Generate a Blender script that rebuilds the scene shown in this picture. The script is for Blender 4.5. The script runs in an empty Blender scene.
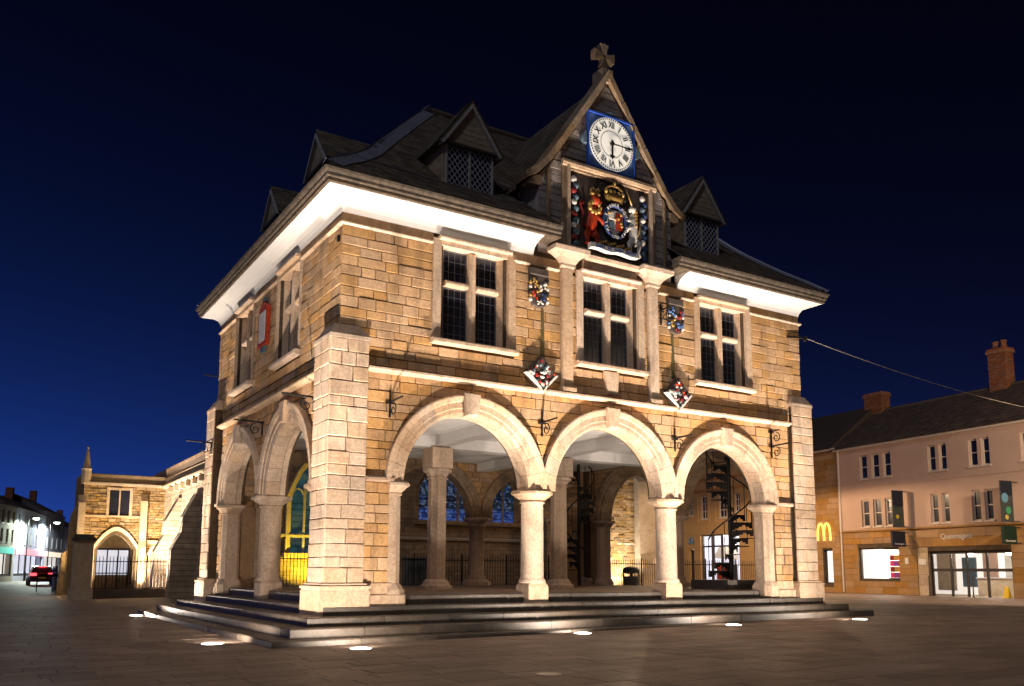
import bpy, bmesh, math, random
from mathutils import Vector, Matrix
random.seed(7)
PI = math.pi
scene = bpy.context.scene
COL = scene.collection

# ------------------------------------------------------------------ camera
cam_d = bpy.data.cameras.new('camera')
cam = bpy.data.objects.new('camera', cam_d)
COL.objects.link(cam)
CAM = Vector((-12.791, -16.033, 1.260))
yaw, pit, rol = 0.5583, 0.1334, 0.0035
fw = Vector((math.sin(yaw) * math.cos(pit), math.cos(yaw) * math.cos(pit), math.sin(pit)))
rt = Vector((math.cos(yaw), -math.sin(yaw), 0))
up = rt.cross(fw)
r2 = rt * math.cos(rol) + up * math.sin(rol)
u2 = -rt * math.sin(rol) + up * math.cos(rol)
m = Matrix((r2, u2, -fw)).transposed().to_4x4()
m.translation = CAM
cam.matrix_world = m
cam_d.sensor_width = 36.0
cam_d.lens = 867.07 / 1024 * 36
cam_d.shift_y = (454.02 - 343) / 1024
cam_d.clip_start = 0.1
cam_d.clip_end = 5000
scene.camera = cam

# ------------------------------------------------------------------ sky, added fill sun, exposure
world = bpy.data.worlds.new('World')
scene.world = world
world.use_nodes = True
nt = world.node_tree
nt.nodes.clear()
wo = nt.nodes.new('ShaderNodeOutputWorld')
bg = nt.nodes.new('ShaderNodeBackground')
sky = nt.nodes.new('ShaderNodeTexSky')
sky.sky_type = 'NISHITA'
sky.sun_disc = False
SUN_EL, SUN_AZ = math.radians(-5.0), math.radians(-42)      # afterglow low on the left horizon
sky.sun_elevation = SUN_EL
sky.sun_rotation = SUN_AZ
sky.air_density = 1.0
sky.dust_density = 0.3
sky.ozone_density = 6.0
bg.inputs[1].default_value = 0.025
# twilight: a blue band low in the west that fades with height, added to the dark sky
tcw = nt.nodes.new('ShaderNodeTexCoord')
sepw = nt.nodes.new('ShaderNodeSeparateXYZ')
nt.links.new(tcw.outputs['Generated'], sepw.inputs[0])


def wmath(op, a, b=None):
    n = nt.nodes.new('ShaderNodeMath')
    n.operation = op
    for i, v in enumerate((a, b)):
        if v is None:
            continue
        if isinstance(v, (int, float)):
            n.inputs[i].default_value = v
        else:
            nt.links.new(v, n.inputs[i])
    return n.outputs[0]


zc = wmath('MAXIMUM', sepw.outputs['Z'], 0.0)
dotw = wmath('ADD', wmath('MULTIPLY', sepw.outputs['X'], math.sin(SUN_AZ)), wmath('MULTIPLY', sepw.outputs['Y'], math.cos(SUN_AZ)))
side = wmath('POWER', wmath('ADD', wmath('MULTIPLY', dotw, 0.5), 0.5), 2.0)
fade = wmath('POWER', 2.71828, wmath('MULTIPLY', zc, -8.0))
band = wmath('MULTIPLY', side, fade)
glow = nt.nodes.new('ShaderNodeBackground')
glow.inputs[0].default_value = (0.02, 0.15, 1.0, 1)
nt.links.new(wmath('MULTIPLY', band, 0.15), glow.inputs[1])
haze_bg = nt.nodes.new('ShaderNodeBackground')
haze_bg.inputs[0].default_value = (0.24, 0.26, 1.0, 1)
nt.links.new(wmath('ADD', wmath('MULTIPLY', fade, 0.012), 0.0008), haze_bg.inputs[1])
nt.links.new(sky.outputs[0], bg.inputs[0])
ad1 = nt.nodes.new('ShaderNodeAddShader')
ad2 = nt.nodes.new('ShaderNodeAddShader')
nt.links.new(bg.outputs[0], ad1.inputs[0])
nt.links.new(glow.outputs[0], ad1.inputs[1])
nt.links.new(ad1.outputs[0], ad2.inputs[0])
nt.links.new(haze_bg.outputs[0], ad2.inputs[1])
nt.links.new(ad2.outputs[0], wo.inputs[0])

sun_d = bpy.data.lights.new('sun', 'SUN')
sun_d.energy = 0.13  # weak directional fill added from front left for gable and roofs
sun_d.angle = math.radians(10)
sun_d.color = (0.92, 0.93, 1.0)
sun = bpy.data.objects.new('sun', sun_d)
COL.objects.link(sun)
sun.rotation_euler = Vector((0.62, 0.45, -0.62)).to_track_quat('-Z', 'Y').to_euler()

scene.view_settings.view_transform = 'Standard'
scene.view_settings.look = 'None'
scene.view_settings.exposure = 1.8
scene.view_settings.gamma = 1.0
scene.view_settings.use_curve_mapping = False
scene.render.engine = 'CYCLES'
scene.cycles.max_bounces = 6
scene.cycles.diffuse_bounces = 4

# ------------------------------------------------------------------ materials
MATS = {}


def principled(name):
    mt = bpy.data.materials.new(name)
    mt.use_nodes = True
    return mt, mt.node_tree, mt.node_tree.nodes['Principled BSDF']


def mat(name, col, rough=0.8, var=0.0, scale=6.0, col2=None, metal=0.0, bump=0.0, bscale=40.0,
        piece=0.0, emit=None, estr=0.0, stain=None, spec=0.3):
    """procedural surface: base colour, a second colour by noise, a value per piece, fine relief"""
    mt, t, b = principled(name)
    L = t.links
    b.inputs['Roughness'].default_value = rough
    b.inputs['Metallic'].default_value = metal
    b.inputs['Specular IOR Level'].default_value = spec
    tc = t.nodes.new('ShaderNodeTexCoord')
    geo = t.nodes.new('ShaderNodeNewGeometry')
    pos = geo.outputs['Position']
    n = t.nodes.new('ShaderNodeTexNoise')
    n.inputs['Scale'].default_value = scale
    n.inputs['Detail'].default_value = 6
    n.inputs['Roughness'].default_value = 0.65
    L.new(pos, n.inputs['Vector'])
    mx = t.nodes.new('ShaderNodeMix')
    mx.data_type = 'RGBA'
    c2 = col2 if col2 else tuple(c * (1 - var) for c in col)
    mx.inputs['A'].default_value = (*col, 1)
    mx.inputs['B'].default_value = (*c2, 1)
    rp = t.nodes.new('ShaderNodeMapRange')
    rp.inputs['From Min'].default_value = 0.35
    rp.inputs['From Max'].default_value = 0.68
    L.new(n.outputs['Fac'], rp.inputs['Value'])
    L.new(rp.outputs[0], mx.inputs['Factor'])
    out = mx.outputs['Result']
    if bump > 0.3:      # fine grain, pits and dust
        n4 = t.nodes.new('ShaderNodeTexNoise')
        n4.inputs['Scale'].default_value = 17
        n4.inputs['Detail'].default_value = 5
        n4.inputs['Roughness'].default_value = 0.75
        L.new(pos, n4.inputs['Vector'])
        r4 = t.nodes.new('ShaderNodeMapRange')
        r4.inputs['From Min'].default_value = 0.3
        r4.inputs['From Max'].default_value = 0.7
        r4.inputs['To Min'].default_value = 0.70
        r4.inputs['To Max'].default_value = 1.22
        L.new(n4.outputs['Fac'], r4.inputs['Value'])
        h4 = t.nodes.new('ShaderNodeHueSaturation')
        L.new(r4.outputs[0], h4.inputs['Value'])
        L.new(out, h4.inputs['Color'])
        out = h4.outputs[0]
    if piece > 0:
        oi = t.nodes.new('ShaderNodeObjectInfo')
        ad = t.nodes.new('ShaderNodeMath')
        ad.operation = 'ADD'
        L.new(oi.outputs['Random'], ad.inputs[0])
        L.new(geo.outputs['Random Per Island'], ad.inputs[1])
        fr = t.nodes.new('ShaderNodeMath')
        fr.operation = 'FRACT'
        L.new(ad.outputs[0], fr.inputs[0])
        hs = t.nodes.new('ShaderNodeHueSaturation')
        mr = t.nodes.new('ShaderNodeMapRange')
        mr.inputs['To Min'].default_value = 1 - piece
        mr.inputs['To Max'].default_value = 1 + piece * 0.7
        L.new(fr.outputs[0], mr.inputs['Value'])
        L.new(mr.outputs[0], hs.inputs['Value'])
        m2 = t.nodes.new('ShaderNodeMath')
        m2.operation = 'MULTIPLY'
        m2.inputs[1].default_value = 7.31
        L.new(fr.outputs[0], m2.inputs[0])
        f2 = t.nodes.new('ShaderNodeMath')
        f2.operation = 'FRACT'
        L.new(m2.outputs[0], f2.inputs[0])
        mr2 = t.nodes.new('ShaderNodeMapRange')
        mr2.inputs['To Min'].default_value = 0.82
        mr2.inputs['To Max'].default_value = 1.12
        L.new(f2.outputs[0], mr2.inputs['Value'])
        L.new(mr2.outputs[0], hs.inputs['Saturation'])
        L.new(out, hs.inputs['Color'])
        out = hs.outputs[0]
    if stain:      # weather streaks and soot blotches with a shape of their own
        mp = t.nodes.new('ShaderNodeMapping')
        mp.inputs['Scale'].default_value = (2.2, 2.2, 0.45)
        L.new(pos, mp.inputs['Vector'])
        n3 = t.nodes.new('ShaderNodeTexNoise')
        n3.inputs['Scale'].default_value = 1.0
        n3.inputs['Detail'].default_value = 7
        n3.inputs['Roughness'].default_value = 0.7
        L.new(mp.outputs[0], n3.inputs['Vector'])
        r3 = t.nodes.new('ShaderNodeMapRange')
        r3.inputs['From Min'].default_value = 0.50
        r3.inputs['From Max'].default_value = 0.68
        r3.inputs['To Max'].default_value = stain[1]
        L.new(n3.outputs['Fac'], r3.inputs['Value'])
        m3 = t.nodes.new('ShaderNodeMix')
        m3.data_type = 'RGBA'
        L.new(out, m3.inputs['A'])
        m3.inputs['B'].default_value = (*stain[0], 1)
        L.new(r3.outputs[0], m3.inputs['Factor'])
        out = m3.outputs['Result']
    L.new(out, b.inputs['Base Color'])
    if bump > 0:
        n2 = t.nodes.new('ShaderNodeTexNoise')
        n2.inputs['Scale'].default_value = bscale
        n2.inputs['Detail'].default_value = 8
        n2.inputs['Roughness'].default_value = 0.7
        L.new(pos, n2.inputs['Vector'])
        bp = t.nodes.new('ShaderNodeBump')
        bp.inputs['Strength'].default_value = bump
        bp.inputs['Distance'].default_value = 0.03
        L.new(n2.outputs['Fac'], bp.inputs['Height'])
        L.new(bp.outputs[0], b.inputs['Normal'])
    if emit:
        b.inputs['Emission Color'].default_value = (*emit, 1)
        b.inputs['Emission Strength'].default_value = estr
    MATS[name] = mt
    return mt


M_STONE = mat('walling_stone', (0.62, 0.385, 0.19), 0.9, scale=1.6, col2=(0.49, 0.285, 0.13), bump=0.75, bscale=16, piece=0.2,
              stain=((0.11, 0.075, 0.045), 0.55))
M_PALE = mat('dressed_stone', (0.62, 0.465, 0.335), 0.88, scale=2.0, col2=(0.50, 0.35, 0.235), bump=0.6, bscale=18, piece=0.13,
             stain=((0.13, 0.095, 0.065), 0.5))
M_MORTAR = mat('lime_mortar', (0.11, 0.075, 0.045), 0.95, var=0.4, scale=5, bump=0.5)
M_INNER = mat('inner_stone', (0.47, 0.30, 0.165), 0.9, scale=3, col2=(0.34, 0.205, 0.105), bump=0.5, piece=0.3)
M_GABLE = mat('gable_stone', (0.38, 0.33, 0.305), 0.9, scale=3, col2=(0.25, 0.215, 0.2), bump=0.5, piece=0.3)
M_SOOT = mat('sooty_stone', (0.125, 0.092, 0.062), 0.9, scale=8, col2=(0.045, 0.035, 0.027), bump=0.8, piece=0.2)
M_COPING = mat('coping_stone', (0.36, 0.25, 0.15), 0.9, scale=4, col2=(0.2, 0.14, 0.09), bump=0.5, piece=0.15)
M_STEP = mat('step_stone', (0.085, 0.066, 0.05), 0.5, scale=3, col2=(0.045, 0.035, 0.027), bump=0.35, bscale=18, piece=0.3, spec=0.6)
M_PLASTER = mat('white_plaster', (0.54, 0.53, 0.52), 0.75, var=0.06, scale=1.5, bump=0.08)
M_CEIL = mat('ceiling_paint', (0.74, 0.73, 0.72), 0.8, var=0.12, scale=1.5, bump=0.08)
M_SLATE = mat('stone_slate', (0.15, 0.115, 0.085), 0.85, scale=4, col2=(0.085, 0.066, 0.052), bump=0.5, piece=0.4)
M_FLOOR = mat('floor_stone', (0.30, 0.20, 0.13), 0.6, scale=2, col2=(0.20, 0.13, 0.085), bump=0.35, piece=0.2, spec=0.4)
M_LATTICE = mat('pale_lattice', (0.40, 0.42, 0.50), 0.5, var=0.2)
M_BARGE = mat('grey_painted_board', (0.36, 0.34, 0.33), 0.6, var=0.3, scale=8)
M_LEAD = mat('roof_lead', (0.27, 0.28, 0.36), 0.5, var=0.3, scale=3, metal=0.3, bump=0.15)
M_LEADBAR = mat('lead_bar', (0.16, 0.165, 0.19), 0.6, var=0.2, metal=0.3)
M_GLASS = mat('dark_glass', (0.018, 0.02, 0.032), 0.2, var=0.3, scale=3, spec=0.35)
M_IRON = mat('black_iron', (0.018, 0.016, 0.015), 0.55, var=0.3, metal=0.4)
M_STAINED = None
M_BLUE = mat('clock_blue', (0.10, 0.19, 0.44), 0.45, var=0.25, scale=6)
M_DIAL = mat('clock_white_glow', (0.82, 0.79, 0.72), 0.5, var=0.05, emit=(1.0, 0.94, 0.82), estr=0.13)  # faint glow put into the dial so it reads whiter
M_BLACK = mat('black_paint', (0.012, 0.012, 0.012), 0.5, var=0.2)
M_GOLD = mat('gilt', (0.55, 0.34, 0.10), 0.4, var=0.4, scale=20, metal=0.5)
M_RED = mat('red_paint', (0.50, 0.05, 0.015), 0.5, var=0.5, scale=12)
M_CRIMSON = mat('crimson_paint', (0.30, 0.03, 0.03), 0.5, var=0.4, scale=12)
M_SILVER = mat('white_paint', (0.70, 0.67, 0.62), 0.5, var=0.3, scale=10)
M_NAVY = mat('navy_paint', (0.03, 0.055, 0.16), 0.5, var=0.4, scale=10)
M_PANEL = mat('painted_panel', (0.09, 0.07, 0.06), 0.7, var=0.5, scale=6)
M_TEAL = mat('blue_grey_paint', (0.11, 0.17, 0.22), 0.6, var=0.4, scale=8)
M_RENDER = mat('warm_render', (0.46, 0.32, 0.25), 0.9, scale=0.8, col2=(0.41, 0.28, 0.215), bump=0.12, bscale=60)
M_OCHRE = mat('ochre_ashlar', (0.36, 0.20, 0.075), 0.9, scale=2.0, col2=(0.29, 0.155, 0.055), bump=0.25, piece=0.13)
M_YELLOWISH = mat('cream_wall', (0.44, 0.27, 0.12), 0.9, scale=0.9, col2=(0.38, 0.23, 0.10), bump=0.12)
M_TILE = mat('roof_tile', (0.10, 0.065, 0.05), 0.85, scale=5, col2=(0.06, 0.042, 0.034), bump=0.5, piece=0.35)
M_BRICK = mat('chimney_brick', (0.26, 0.10, 0.045), 0.9, scale=6, col2=(0.18, 0.065, 0.03), bump=0.4, piece=0.2)
M_FRAME = mat('window_frame_paint', (0.55, 0.47, 0.40), 0.6, var=0.1)
M_DARKFRAME = mat('dark_frame', (0.05, 0.04, 0.035), 0.5, var=0.2)
M_STEEL = mat('brushed_steel', (0.35, 0.35, 0.36), 0.35, var=0.15, metal=0.9)
M_GREYBIN = mat('grey_plastic', (0.13, 0.13, 0.135), 0.6, var=0.2)
M_GREEN = mat('green_sign', (0.008, 0.028, 0.018), 0.5, var=0.2)
M_BANNER = mat('banner_cloth', (0.055, 0.065, 0.06), 0.7, var=0.3, scale=3)
M_BANNERDK = mat('banner_dark', (0.012, 0.016, 0.03), 0.6, var=0.2)
M_CHURCH = mat('church_stone', (0.40, 0.265, 0.12), 0.92, scale=3, col2=(0.27, 0.165, 0.065), bump=0.7, bscale=14, piece=0.3)
M_CHURCHPALE = mat('church_dressing', (0.52, 0.40, 0.27), 0.9, scale=3, col2=(0.40, 0.29, 0.18), bump=0.4, piece=0.15)
M_LEAVES = None


def emitter(name, col, s):
    mt, t, b = principled(name)
    b.inputs['Base Color'].default_value = (*[min(1, c) for c in col], 1)
    b.inputs['Emission Color'].default_value = (*col, 1)
    b.inputs['Emission Strength'].default_value = s
    return mt


M_LAMP = emitter('lamp_glass', (1.0, 0.9, 0.74), 14)
M_STREETLAMP = emitter('street_lamp_glass', (1.0, 0.8, 0.5), 10)
M_COOLLAMP = emitter('cool_lamp_glass', (0.8, 1.0, 0.85), 12)
M_SHOPWHITE = emitter('shop_light_white', (1.0, 0.95, 0.90), 0.19)
M_SHOPWARM = emitter('shop_light_warm', (1.0, 0.78, 0.58), 0.28)
M_SHOPBLUE = emitter('shop_light_blue', (0.80, 0.84, 1.0), 0.2)
M_NEON = emitter('yellow_neon', (1.0, 0.62, 0.09), 0.75)
M_SIGNPINK = emitter('lit_sign_pink', (1.0, 0.32, 0.38), 0.25)
M_SIGNTEAL = emitter('lit_sign_teal', (0.15, 0.75, 0.6), 0.15)
M_TAIL = emitter('tail_light', (1.0, 0.04, 0.05), 1.6)
M_LETTER = mat('letter_white', (0.58, 0.54, 0.5), 0.5, var=0.05)


def stained_glass(name, cols, s, scale):
    mt, t, b = principled(name)
    L = t.links
    geo = t.nodes.new('ShaderNodeNewGeometry')
    v = t.nodes.new('ShaderNodeTexVoronoi')
    v.inputs['Scale'].default_value = scale
    L.new(geo.outputs['Position'], v.inputs['Vector'])
    cr = t.nodes.new('ShaderNodeValToRGB')
    cr.color_ramp.interpolation = 'CONSTANT'
    el = cr.color_ramp.elements
    while len(el) < len(cols):
        el.new(0.5)
    for i, c in enumerate(cols):
        el[i].position = i / len(cols)
        el[i].color = (*c, 1)
    sp = t.nodes.new('ShaderNodeSeparateColor')
    L.new(v.outputs['Color'], sp.inputs[0])
    L.new(sp.outputs[0], cr.inputs[0])
    b.inputs['Base Color'].default_value = (0.012, 0.014, 0.02, 1)
    L.new(cr.outputs[0], b.inputs['Emission Color'])
    b.inputs['Emission Strength'].default_value = s
    b.inputs['Roughness'].default_value = 0.2
    return mt


M_STAINED = stained_glass('stained_glass', [(0.01, 0.02, 0.06), (0.03, 0.07, 0.2), (0.02, 0.05, 0.05), (0.12, 0.18, 0.3), (0.01, 0.01, 0.03)], 0.13, 8.0)
M_STAINEDBLUE = stained_glass('stained_glass_blue', [(0.03, 0.07, 0.3), (0.06, 0.14, 0.5), (0.02, 0.04, 0.2), (0.12, 0.2, 0.5)], 0.13, 9.0)
M_STAINEDTEAL = stained_glass('stained_glass_teal', [(0.02, 0.07, 0.08), (0.03, 0.10, 0.10), (0.02, 0.05, 0.07), (0.07, 0.12, 0.1)], 0.15, 4.0)


# ------------------------------------------------------------------ mesh helpers
class MB:
    def __init__(self):
        self.v = []
        self.f = []

    def add(self, vs, fs):
        o = len(self.v)
        self.v += [tuple(p) for p in vs]
        self.f += [tuple(i + o for i in f) for f in fs]
        return self

    def box(self, x0, x1, y0, y1, z0, z1):
        return self.add([(x0, y0, z0), (x1, y0, z0), (x1, y1, z0), (x0, y1, z0), (x0, y0, z1), (x1, y0, z1), (x1, y1, z1), (x0, y1, z1)],
                        [(0, 3, 2, 1), (4, 5, 6, 7), (0, 1, 5, 4), (1, 2, 6, 5), (2, 3, 7, 6), (3, 0, 4, 7)])

    def pbox(self, P, u0, u1, z0, z1, n0, n1):
        vs = [P(u, z, n) for n in (n0, n1) for (u, z) in ((u0, z0), (u1, z0), (u1, z1), (u0, z1))]
        return self.add(vs, [(0, 3, 2, 1), (4, 5, 6, 7), (0, 1, 5, 4), (1, 2, 6, 5), (2, 3, 7, 6), (3, 0, 4, 7)])

    def prism(self, P, poly, n0, n1, ch=0.0):
        """polygon (u,z) pushed from n0 to n1, its front edges chamfered by ch"""
        k = len(poly)
        rings = [[P(u, z, n0) for u, z in poly]]
        if ch > 0:
            cu = sum(p[0] for p in poly) / k
            cz = sum(p[1] for p in poly) / k
            rings.append([P(u, z, n1 - ch) for u, z in poly])
            ins = []
            for u, z in poly:
                du, dz = cu - u, cz - z
                ins.append(P(u + max(-ch, min(ch, du)), z + max(-ch, min(ch, dz)), n1))
            rings.append(ins)
        else:
            rings.append([P(u, z, n1) for u, z in poly])
        vs = [p for r in rings for p in r]
        fs = [tuple(range(k)), tuple(range((len(rings) - 1) * k, len(rings) * k))]
        for a in range(len(rings) - 1):
            for i in range(k):
                j = (i + 1) % k
                fs.append((a * k + i, a * k + j, (a + 1) * k + j, (a + 1) * k + i))
        return self.add(vs, fs)

    def loft(self, rings, cap=True):
        k = len(rings[0])
        vs = [p for r in rings for p in r]
        fs = []
        for a in range(len(rings) - 1):
            for i in range(k):
                j = (i + 1) % k
                fs.append((a * k + i, a * k + j, (a + 1) * k + j, (a + 1) * k + i))
        if cap:
            fs += [tuple(range(k)), tuple(range((len(rings) - 1) * k, len(rings) * k))]
        return self.add(vs, fs)

    def lathe(self, prof, cx, cy, seg=8, rot=0.0, sx=1.0, sy=1.0):
        rings = [[(cx + r * sx * math.cos(rot + 2 * PI * i / seg), cy + r * sy * math.sin(rot + 2 * PI * i / seg), z) for i in range(seg)] for r, z in prof]
        return self.loft(rings)

    def tube(self, path, r, seg=6, flat=None):
        """round bar along a path; r is a number or a list; flat = (axis vector, factor) squashes it"""
        pts = [Vector(p) for p in path]
        rr = r if isinstance(r, (list, tuple)) else [r] * len(pts)
        rings = []
        prev = None
        for i, p in enumerate(pts):
            a = pts[max(0, i - 1)]
            b = pts[min(len(pts) - 1, i + 1)]
            d = (b - a).normalized() if (b - a).length > 1e-9 else Vector((0, 0, 1))
            ref = prev if prev else (Vector((0, 0, 1)) if abs(d.z) < 0.9 else Vector((0, 1, 0)))
            s = (ref - d * ref.dot(d))
            s = s.normalized() if s.length > 1e-6 else d.orthogonal().normalized()
            t = d.cross(s)
            prev = s
            ring = []
            for k in range(seg):
                o = (s * math.cos(2 * PI * k / seg) + t * math.sin(2 * PI * k / seg)) * rr[i]
                if flat:
                    ax, fk = flat
                    o = o - ax * o.dot(ax) * (1 - fk)
                ring.append(p + o)
            rings.append(ring)
        return self.loft(rings)

    def ball(self, c, rx, ry, rz, seg=10, rings=6):
        c = Vector(c)
        rg = []
        for j in range(1, rings):
            th = PI * j / rings
            rg.append([(c.x + rx * math.sin(th) * math.cos(2 * PI * i / seg), c.y + ry * math.sin(th) * math.sin(2 * PI * i / seg), c.z + rz * math.cos(th)) for i in range(seg)])
        return self.loft(rg)

    def mesh(self, name, material, smooth=False, normals=True):
        me = bpy.data.meshes.new(name)
        me.from_pydata(self.v, [], self.f)
        if normals:
            bm = bmesh.new()
            bm.from_mesh(me)
            bmesh.ops.recalc_face_normals(bm, faces=bm.faces)
            bm.to_mesh(me)
            bm.free()
        me.materials.append(material)
        if smooth:
            me.polygons.foreach_set('use_smooth', [True] * len(me.polygons))
        me.update()
        return me

    def build(self, name, material, parent=None, smooth=False, kind=None):
        return link(name, self.mesh(name, material, smooth), parent, kind)


def link(name, me, parent=None, kind=None):
    o = bpy.data.objects.new(name, me)
    COL.objects.link(o)
    if parent is not None:
        o.parent = parent
        if parent.type == 'EMPTY':
            o.location = -parent.location
    if kind:
        o['kind'] = kind
    return o


def tag(o, label, cat, group=None):
    o['label'] = label
    o['category'] = cat
    if group:
        o['group'] = group
    return o


def thing(name, label, cat, loc=(0, 0, 0), group=None):
    o = bpy.data.objects.new(name, None)
    o.empty_display_size = 0.2
    COL.objects.link(o)
    o.location = loc
    return tag(o, label, cat, group)


def copy_tree(o, parent=None):
    c = o.copy()
    COL.objects.link(c)
    if parent is not None:
        c.parent = parent
    for ch in o.children:
        copy_tree(ch, c)
    return c


def text_mesh(s, size, depth=0.01, align='CENTER', bold=0.0):
    cu = bpy.data.curves.new('lettering', 'FONT')
    cu.body = s
    cu.size = size
    cu.extrude = depth
    cu.offset = bold
    cu.align_x = align
    cu.align_y = 'CENTER'
    ob = bpy.data.objects.new('lettering', cu)
    COL.objects.link(ob)
    dg = bpy.context.evaluated_depsgraph_get()
    me = bpy.data.meshes.new_from_object(ob.evaluated_get(dg))
    bpy.data.objects.remove(ob)
    bpy.data.curves.remove(cu)
    return me


def text_on(mb, s, size, P, u, z, n, rot=0.0, bold=0.0, sx=1.0):
    """lettering laid on the plane P at (u,z), n proud, turned by rot"""
    me = text_mesh(s, size, 0.008, bold=bold)
    c, si = math.cos(rot), math.sin(rot)
    vs = []
    for v in me.vertices:
        a, b_ = v.co.x * sx, v.co.y
        vs.append(P(u + a * c - b_ * si, z + a * si + b_ * c, n + v.co.z))
    mb.add(vs, [tuple(p.vertices) for p in me.polygons])
    bpy.data.meshes.remove(me)
    return mb


def gz(x):
    return -0.078 + 0.0094 * (min(5.0, max(-14.0, x)) + 14.0)


def clip_half(poly, a, b, c):
    """keep the part of a convex polygon where a*u+b*z>=c"""
    out = []
    for i in range(len(poly)):
        p, q = poly[i], poly[(i + 1) % len(poly)]
        dp, dq = a * p[0] + b * p[1] - c, a * q[0] + b * q[1] - c
        if dp >= 0:
            out.append(p)
        if (dp >= 0) != (dq >= 0):
            t = dp / (dp - dq)
            out.append((p[0] + (q[0] - p[0]) * t, p[1] + (q[1] - p[1]) * t))
    return out


def area(poly):
    return abs(sum(poly[i][0] * poly[(i + 1) % len(poly)][1] - poly[(i + 1) % len(poly)][0] * poly[i][1] for i in range(len(poly)))) / 2


def lay_courses(u0, u1, z0, z1, ch=(0.2, 0.29), ln=(0.35, 0.9), rects=(), circles=(), joint=0.012, rnd=random):
    """coursed blocks over a wall field, cut round openings (rects) and arches (circles: u,z,r)"""
    out = []
    z = z0
    while z < z1 - 0.05:
        h = rnd.uniform(*ch)
        if z + h > z1 - 0.1:
            h = z1 - z
        # break the course at the sides of openings it meets
        spans = [(u0, u1)]
        for (a, b, c, d) in rects:
            if d > z + 0.03 and c < z + h - 0.03:
                ns = []
                for s, e in spans:
                    if b <= s or a >= e:
                        ns.append((s, e))
                    else:
                        if a > s:
                            ns.append((s, a))
                        if b < e:
                            ns.append((b, e))
                spans = ns
        for s, e in spans:
            u = s
            while u < e - 0.02:
                l = rnd.uniform(*ln)
                if u + l > e - 0.22:
                    l = e - u
                j = joint / 2
                poly = [(u + j, z + j), (u + l - j, z + j), (u + l - j, z + h - j), (u + j, z + h - j)]
                for (cu, cz, r) in circles:
                    if z + h < cz:
                        if abs(u + l / 2 - cu) < r - 0.02 and u > cu - r and u + l < cu + r:
                            poly = []
                            break
                        continue
                    px, pz = u + l / 2 - cu, max(z + h / 2, cz) - cz
                    d = math.hypot(px, pz) or 1e-6
                    poly = clip_half(poly, px / d, pz / d, r + (px * cu + pz * cz) / d)
                    if len(poly) < 3:
                        break
                if len(poly) >= 3 and area(poly) > 0.008:
                    out.append(poly)
                u += l
        z += h
    return out


def wall_cells(mb, P, u0, u1, z0, z1, n0, n1, holes):
    """solid wall between n0 and n1 with rectangular openings"""
    us = sorted({u0, u1, *[h[0] for h in holes], *[h[1] for h in holes]})
    zs = sorted({z0, z1, *[h[2] for h in holes], *[h[3] for h in holes]})
    us = [u for u in us if u0 <= u <= u1]
    zs = [z for z in zs if z0 <= z <= z1]
    for j in range(len(zs) - 1):
        run = None
        for i in range(len(us) - 1):
            cu, cz = (us[i] + us[i + 1]) / 2, (zs[j] + zs[j + 1]) / 2
            inside = any(h[0] < cu < h[1] and h[2] < cz < h[3] for h in holes)
            if inside:
                if run is not None:
                    mb.pbox(P, run, us[i], zs[j], zs[j + 1], n0, n1)
                    run = None
            elif run is None:
                run = us[i]
        if run is not None:
            mb.pbox(P, run, us[-1], zs[j], zs[j + 1], n0, n1)
    return mb


def arch_field(mb, P, ua, ub, cu, r, zs, zt, n0, n1, seg=28):
    """solid between ua and ub from the springing zs to zt with a round arch cut out"""
    if cu - r > ua + 1e-4:
        mb.pbox(P, ua, cu - r, zs, zt, n0, n1)
    if ub > cu + r + 1e-4:
        mb.pbox(P, cu + r, ub, zs, zt, n0, n1)
    pts = [(cu - r * math.cos(PI * i / seg), zs + r * math.sin(PI * i / seg)) for i in range(seg + 1)]
    for i in range(seg):
        (a, za), (b, zb) = pts[i], pts[i + 1]
        vs = [P(a, za, n0), P(b, zb, n0), P(b, zt, n0), P(a, zt, n0), P(a, za, n1), P(b, zb, n1), P(b, zt, n1), P(a, zt, n1)]
        mb.add(vs, [(0, 1, 2, 3), (4, 7, 6, 5), (0, 4, 5, 1), (3, 2, 6, 7)])
    return mb


def ring_piece(P, cu, zs, r, a0, a1, prof, seg=4):
    """one stone of an arch ring: profile (radial, n) swept from angle a0 to a1"""
    mb = MB()
    rings = []
    for i in range(seg + 1):
        a = a0 + (a1 - a0) * i / seg
        rings.append([P(cu - (r + q) * math.cos(a), zs + (r + q) * math.sin(a), n) for q, n in prof])
    return mb.loft(rings)


STAINP = None
# ------------------------------------------------------------------ ground
PLAT = 0.76
STEPZ = [0.76, 0.57, 0.40, 0.24, 0.08]         # platform and the treads below it
STEPO = [-0.2, 0.25, 0.70, 1.15, 1.60]         # how far each tread reaches beyond the wall line
HL, DP = 6.83, 10.0

g = MB()
xs = [-3000, -14, 5, 3000]
for i in range(3):
    a, b = xs[i], xs[i + 1]
    g.add([(a, -3000, gz(a) - 0.008), (b, -3000, gz(b) - 0.008), (b, 3000, gz(b) - 0.008), (a, 3000, gz(a) - 0.008)], [(0, 1, 2, 3)])


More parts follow.
